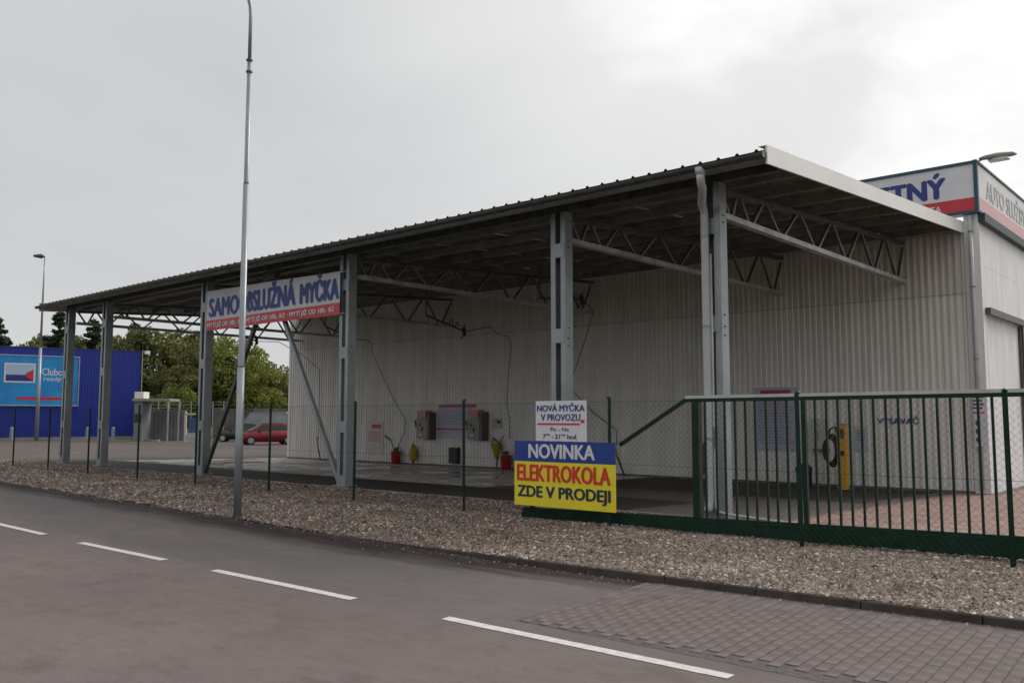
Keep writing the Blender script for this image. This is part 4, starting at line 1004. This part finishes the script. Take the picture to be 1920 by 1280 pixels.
# white framed stand with blue board
p0 = far_at(346, 783, 66); t = thing('display_stand', 'white framed stand with a blue board, left of the third canopy column', 'stand', p0, rotv)
for a, b_, c_, d_ in ((0, .14, 0, 2.35), (0, 1.7, 2.1, 2.22), (1.62, 1.74, 0, 2.1)): MB().box(a, b_, 0, .12, c_, d_).build('frame_bar', mat('cream frame', (.62, .56, .5), .5, 0, .1, 2), t, True)
MB().box(.3, .95, .02, .08, .75, 1.9).build('board', mat('steel blue board', (.05, .09, .22), .5, 0, .2, 3), t, True)
MB().box(.16, 1.2, -.1, .3, 0, .62).build('crate', mat('pale crate', (.45, .52, .56), .5, 0, .3, 4), t, True)
MB().lathe([(.38, 0), (.42, .5), (.3, .85), (.1, .9)], (1.35, -.1, 0), 12).build('blue_sack', M_bplast, t, True, True)

# cars
def car(name, label, paint, loc, rz, glass=M_glassl, k=1.0):
    t = thing(name, label, 'car', loc, rz, 'cars parked at the far side of the yard')
    W = .84
    secs = [(-2.0, .35, .62, .58, .80), (-1.93, .28, .78, .70, .84), (-1.55, .22, .86, .80, .86), (-1.0, .20, .93, .84, .9), (0, .2, .96, .86, .92), (1.0, .2, .98, .86, .92), (1.6, .22, .98, .84, .9), (1.9, .28, .94, .78, .84), (1.98, .38, .80, .70, .76)]
    b = MB()
    for x_, zb_, zs, wt, wm in secs:
        b.v += [(x_, -wm * .95, zb_), (x_, -wm, (zb_ + zs) / 2), (x_, -wt, zs), (x_, wt, zs), (x_, wm, (zb_ + zs) / 2), (x_, wm * .95, zb_)]
    n = 6
    for i in range(len(secs) - 1):
        for j in range(n): b.f.append((i * n + j, i * n + (j + 1) % n, (i + 1) * n + (j + 1) % n, (i + 1) * n + j))
    b.f += [tuple(range(n)), tuple(range(len(secs) * n - 1, len(secs) * n - n - 1, -1))]
    b.build('body', paint, t, True, True)
    g = MB()   # roof and greenhouse
    pr_ = [(-1.35, .90, .80), (-.40, 1.44, .62), (-.15, 1.50, .60), (.9, 1.50, .60), (1.35, 1.38, .62), (1.85, .95, .76)]
    for x_, z_, w__ in pr_: g.v += [(x_, -w__, z_), (x_, w__, z_)]
    g.v += [(1.85, -.80, .93), (1.85, .80, .93), (-1.35, -.82, .88), (-1.35, .82, .88)]
    g.f = [(2 * i, 2 * i + 1, 2 * i + 3, 2 * i + 2) for i in range(5)] + [(0, 2, 4, 6, 8, 10), (1, 11, 9, 7, 5, 3)]
    g.build('cabin', paint, t, True)
    MB().add([(-1.27, -.74, .965), (-1.27, .74, .965), (-.45, .57, 1.41), (-.45, -.57, 1.41)], [(0, 1, 2, 3)]).build('windscreen', glass, t, True).location = (-.012, 0, .012)
    for s_ in (-1, 1):
        for (a, c_, d_, e_) in ((-1.05, -.48, .1, .1), (.18, .18, 1.0, 1.3)):
            q = [(a, .96), (c_, 1.34), (d_, 1.38), (e_, .98)]
            MB().add([(x_, s_ * (.80 - (z_ - .9) * .36 + .012), z_) for x_, z_ in q], [(0, 1, 2, 3)]).build('window', M_tread, t, True)
        for x_ in (-1.28, 1.25):
            wh = MB().tube([(x_, s_ * .70, .31), (x_, s_ * .925, .31)], .31, 20).build('wheel', M_tyre, t, True)
            MB().tube([(x_, s_ * .90, .31), (x_, s_ * .935, .31)], .20, 16).build('rim', M_rim, wh, True)
        MB().add([(-1.96, s_ * .45, .60), (-1.96, s_ * .70, .62), (-1.60, s_ * .84, .80), (-1.75, s_ * .5, .78)], [(0, 1, 2, 3)]).build('headlight', M_lens, t, True).location = (-.02, s_ * .015, .03)
        MB().box(-.75, -.62, s_ * .86 - .08, s_ * .86 + .08, .93, 1.05).build('mirror', paint, t, True)
    MB().box(-2.02, -1.9, -.5, .5, .32, .5).build('grille', M_black, t, True)
    t.scale = (k, k, k); return t
pcar = far_at(502, 783, 61.5)
car('parked_car', 'dark red hatchback parked at the corner of the wash hall', M_carred, pcar, rotv + R(27))
car('parked_car', 'black car parked behind the dark red hatchback, mostly hidden by the lamp post', M_cardark, far_at(452, 783, 69), rotv + R(8), M_tread, .95)
p0 = far_at(460, 783, 74); v_ = thing('parked_van', 'grey van with large pale windows behind the dark red hatchback', 'van', p0, rotv)
MB().prism([(-.4, .3), (3.7, .3), (3.7, 2.2), (3.4, 2.35), (.4, 2.35), (-.15, 1.5), (-.4, 1.2)], 'y', 0, 1.8).build('body', M_vanw, v_, True)
for a, b_ in ((.3, 1.2), (1.35, 2.35), (2.5, 3.45)): MB().box(a, b_, -.012, 0, 1.35, 2.1).build('window', M_glassl, v_, True)
MB().box(-.3, .1, -.014, 0, .7, 1.3).build('door_panel', M_redp, v_, True)
for a in (.5, 3.0):
    wh = MB().tube([(a, -.02, .33), (a, .2, .33)], .33, 18).build('wheel', M_tyre, v_, True); MB().tube([(a, -.04, .33), (a, 0, .33)], .2, 12).build('rim', M_rim, wh, True)

# ------------------------------------------------------------ trees
def leafmat(name, c1, c2, c3):
    m = bpy.data.materials.new(name); m.use_nodes = True; n = m.node_tree.nodes; l = m.node_tree.links; b = n['Principled BSDF']
    g = n.new('ShaderNodeNewGeometry'); r = n.new('ShaderNodeValToRGB'); l.new(g.outputs['Random Per Island'], r.inputs[0])
    r.color_ramp.elements[0].color = (*c1, 1); r.color_ramp.elements[1].color = (*c3, 1); q = r.color_ramp.elements.new(.5); q.color = (*c2, 1)
    co = n.new('ShaderNodeTexCoord'); no = n.new('ShaderNodeTexNoise'); no.inputs['Scale'].default_value = .45; no.inputs['Detail'].default_value = 3; l.new(co.outputs['Object'], no.inputs[0])
    mr = n.new('ShaderNodeMapRange'); mr.inputs['From Min'].default_value = .35; mr.inputs['From Max'].default_value = .65; mr.inputs['To Min'].default_value = .7; mr.inputs['To Max'].default_value = 1.35; l.new(no.outputs['Fac'], mr.inputs[0])
    hs = n.new('ShaderNodeHueSaturation'); l.new(r.outputs[0], hs.inputs['Color']); l.new(mr.outputs[0], hs.inputs['Value']); l.new(hs.outputs[0], b.inputs['Base Color'])
    b.inputs['Roughness'].default_value = .7
    b.inputs['Transmission Weight'].default_value = 0
    tr = n.new('ShaderNodeBsdfTranslucent'); l.new(hs.outputs[0], tr.inputs[0]); ms = n.new('ShaderNodeMixShader'); ms.inputs[0].default_value = .35
    l.new(b.outputs[0], ms.inputs[1]); l.new(tr.outputs[0], ms.inputs[2]); l.new(ms.outputs[0], n['Material Output'].inputs[0]); return m
LM = {'olive': leafmat('olive foliage', (.07, .085, .022), (.12, .135, .034), (.22, .21, .07)),
      'bright': leafmat('bright green foliage', (.10, .13, .022), (.18, .21, .035), (.29, .30, .07)),
      'yellow': leafmat('yellow green foliage', (.11, .115, .025), (.19, .19, .04), (.28, .26, .07)),
      'dark': leafmat('conifer foliage', (.018, .032, .016), (.035, .055, .026), (.06, .08, .04))}
M_bark = mat('bark', (.10, .08, .065), .9, 0, .3, 6, .5, 20)
def leaves(cent, rad, n, size, squash=1.0):
    """n leaf clumps spread over the volumes (cent, rad)"""
    vol = rad ** 2; pick = RNG.choice(len(cent), n, p=vol / vol.sum())
    d = RNG.normal(size=(n, 3)); d /= np.linalg.norm(d, axis=1)[:, None]
    r = rad[pick] * RNG.uniform(.45, 1.08, n) ** .6
    P = cent[pick] + d * r[:, None] * np.array([1, 1, squash])
    a = RNG.normal(size=(n, 3)); a /= np.linalg.norm(a, axis=1)[:, None]; b = np.cross(a, RNG.normal(size=(n, 3))); b /= np.linalg.norm(b, axis=1)[:, None]
    s = size * RNG.uniform(.5, 1.2, n)[:, None]
    V = np.stack([P - a * s, P - b * s * .6, P + a * s, P + b * s * .6], 1).reshape(-1, 3)
    return V, np.arange(n * 4).reshape(-1, 4)
def broad(seed, kind, n=7200):
    """unit tree: height 10, crown radius about 4"""
    global RNG
    RNG = np.random.default_rng(seed); rr = random.Random(seed)
    k = 46; cent = []; rad = []
    for i in range(k):
        z = rr.uniform(2.6, 9.1); wz = math.sin(math.pi * min(1, max(0, (z - 1.2) / 9.4))) ** .7
        a = rr.uniform(0, 2 * math.pi); q = rr.uniform(.2, 1) ** .6 * 3.1 * wz
        cent.append((q * math.cos(a), q * math.sin(a), z)); rad.append(rr.uniform(.55, 1.35))
    V, F = leaves(np.array(cent), np.array(rad), n, .21, .85)
    cm = npmesh('crown', V, F, LM[kind], 4)
    t = MB().tube([(0, 0, -.2), (.08, 0, 1.5), (.0, .1, 3.5), (.1, 0, 6)], [.28, .2, .15, .07], 9)
    for c in cent[:12]:
        t.tube([(0, .05, rr.uniform(1.8, 4)), (c[0] * .5, c[1] * .5, c[2] * .7), c], [.09, .06, .02], 5)
    return cm, t.mesh('trunk', M_bark)
def conifer(seed, n=8000):
    global RNG
    RNG = np.random.default_rng(seed); rr = random.Random(seed)
    cent = []; rad = []
    for i in range(110):
        f_ = rr.uniform(0, 1) ** .8; z = 1.5 + 8.2 * f_; q = (1 - f_) * 2.6 * rr.uniform(.2, 1.1) + .05
        a = rr.uniform(0, 2 * math.pi); cent.append((q * math.cos(a), q * math.sin(a), z - q * .15)); rad.append(.2 + .6 * (1 - f_))
    V, F = leaves(np.array(cent), np.array(rad), n, .17, .5)
    cm = npmesh('crown', V, F, LM['dark'], 4)
    t = MB().tube([(0, 0, -.2), (0, 0, 5), (0, 0, 10)], [.22, .12, .02], 8)
    return cm, t.mesh('trunk', M_bark)
UNIT = {('olive', 0): broad(11, 'olive'), ('olive', 1): broad(12, 'olive', 7500), ('olive', 2): broad(15, 'olive', 7000), ('bright', 0): broad(13, 'bright'), ('bright', 1): broad(16, 'bright', 7000), ('yellow', 0): broad(14, 'yellow', 8000), ('con', 0): conifer(21), ('con', 1): conifer(22)}
TREES = [  # u, top v, crown half width px, distance, unit, label
    (-14, 588, 34, 96, ('con', 0), 'dark spruce cut by the left edge of the picture'),
    (104, 578, 40, 104, ('con', 1), 'tall dark spruce above the blue building, left of the first canopy column'),
    (168, 594, 38, 100, ('con', 0), 'dark spruce between the first two canopy columns'),
    (243, 600, 32, 112, ('con', 1), 'small dark spruce top right of the second canopy column'),
    (40, 640, 42, 98, ('yellow', 0), 'yellowish green tree low above the left end of the blue building'),
    (86, 628, 40, 110, ('olive', 2), 'dull green tree behind the left spruce'),
    (140, 630, 38, 99, ('olive', 0), 'olive green tree behind the first canopy column'),
    (-60, 610, 50, 105, ('olive', 1), 'olive green tree outside the left edge'),
    (205, 640, 34, 96, ('yellow', 0), 'yellow green tree behind the second canopy column'),
    (238, 622, 44, 90, ('olive', 1), 'olive tree at the right corner of the blue building'),
    (285, 612, 58, 88, ('olive', 2), 'broad olive tree behind the flat-roofed shelter'),
    (345, 618, 60, 92, ('olive', 0), 'broad olive tree left of the third canopy column'),
    (392, 622, 52, 86, ('olive', 1), 'dark green tree behind the third canopy column'),
    (437, 628, 54, 84, ('bright', 0), 'fresh green tree behind the near lamp post'),
    (478, 664, 44, 82, ('bright', 1), 'bright green tree under the wind braces'),
    (513, 676, 40, 90, ('olive', 2), 'small olive tree close to the hall corner'),
    (545, 696, 38, 94, ('bright', 1), 'low green tree half hidden by the hall corner'),
    (338, 722, 34, 79, ('bright', 0), 'bright green shrub beside the display stand'),
    (300, 735, 30, 79, ('bright', 1), 'low bright green shrub under the shelter roof line'),
    (450, 720, 40, 82, ('yellow', 0), 'low yellowish shrub behind the parked cars'),
    (255, 690, 40, 84, ('olive', 0), 'dark bushy tree right behind the shelter'),
    (380, 690, 46, 82, ('olive', 2), 'dark bushy tree behind the white framed stand'),
    (325, 680, 44, 83, ('olive', 1), 'dark bushy tree between shelter and third column'),
    (420, 690, 44, 83, ('olive', 0), 'dark bushy tree behind the long brown wall'),
]
for u, vt_, hw, dep, key, lab in TREES:
    h = CAM_H + (783 - vt_) / FPX * dep * 1.0 + .22; p = far_at(u, 783, dep, -.3)
    cm, tm = UNIT[key]; wd = hw / FPX * dep; rx = wd * 1.3 / 3.9 if key[0] != 'con' else wd * 1.9 / 2.3
    isc = key[0] == 'con'
    t = thing('spruce_tree' if isc else ('shrub' if h < 5.5 else 'broadleaf_tree'), lab, 'tree' if h >= 5.5 else 'shrub', p, random.uniform(0, 6), 'trees beyond the yard')
    sc = (rx, rx, h / 9.9)
    inst('crown', cm, t, scale=sc); inst('trunk', tm, t, scale=sc)
# distant wood closing the horizon
RNG = np.random.default_rng(5)
cent = []; rad = []
for k in range(520):
    a = R(AZ + 75 - 118 * k / 520 + random.uniform(-.3, .3)); D = random.uniform(230, 290)
    cent.append((-math.sin(a) * D, math.cos(a) * D, random.uniform(1, 6))); rad.append(random.uniform(2.5, 5))
V, F = leaves(np.array(cent), np.array(rad), 30000, .9, .9)
wo = bpy.data.objects.new('distant_wood', npmesh('distant_wood', V, F, LM['olive'], 4)); COL.objects.link(wo); tag(wo, 'dull green line of woodland far behind everything', 'wood', kind='stuff')
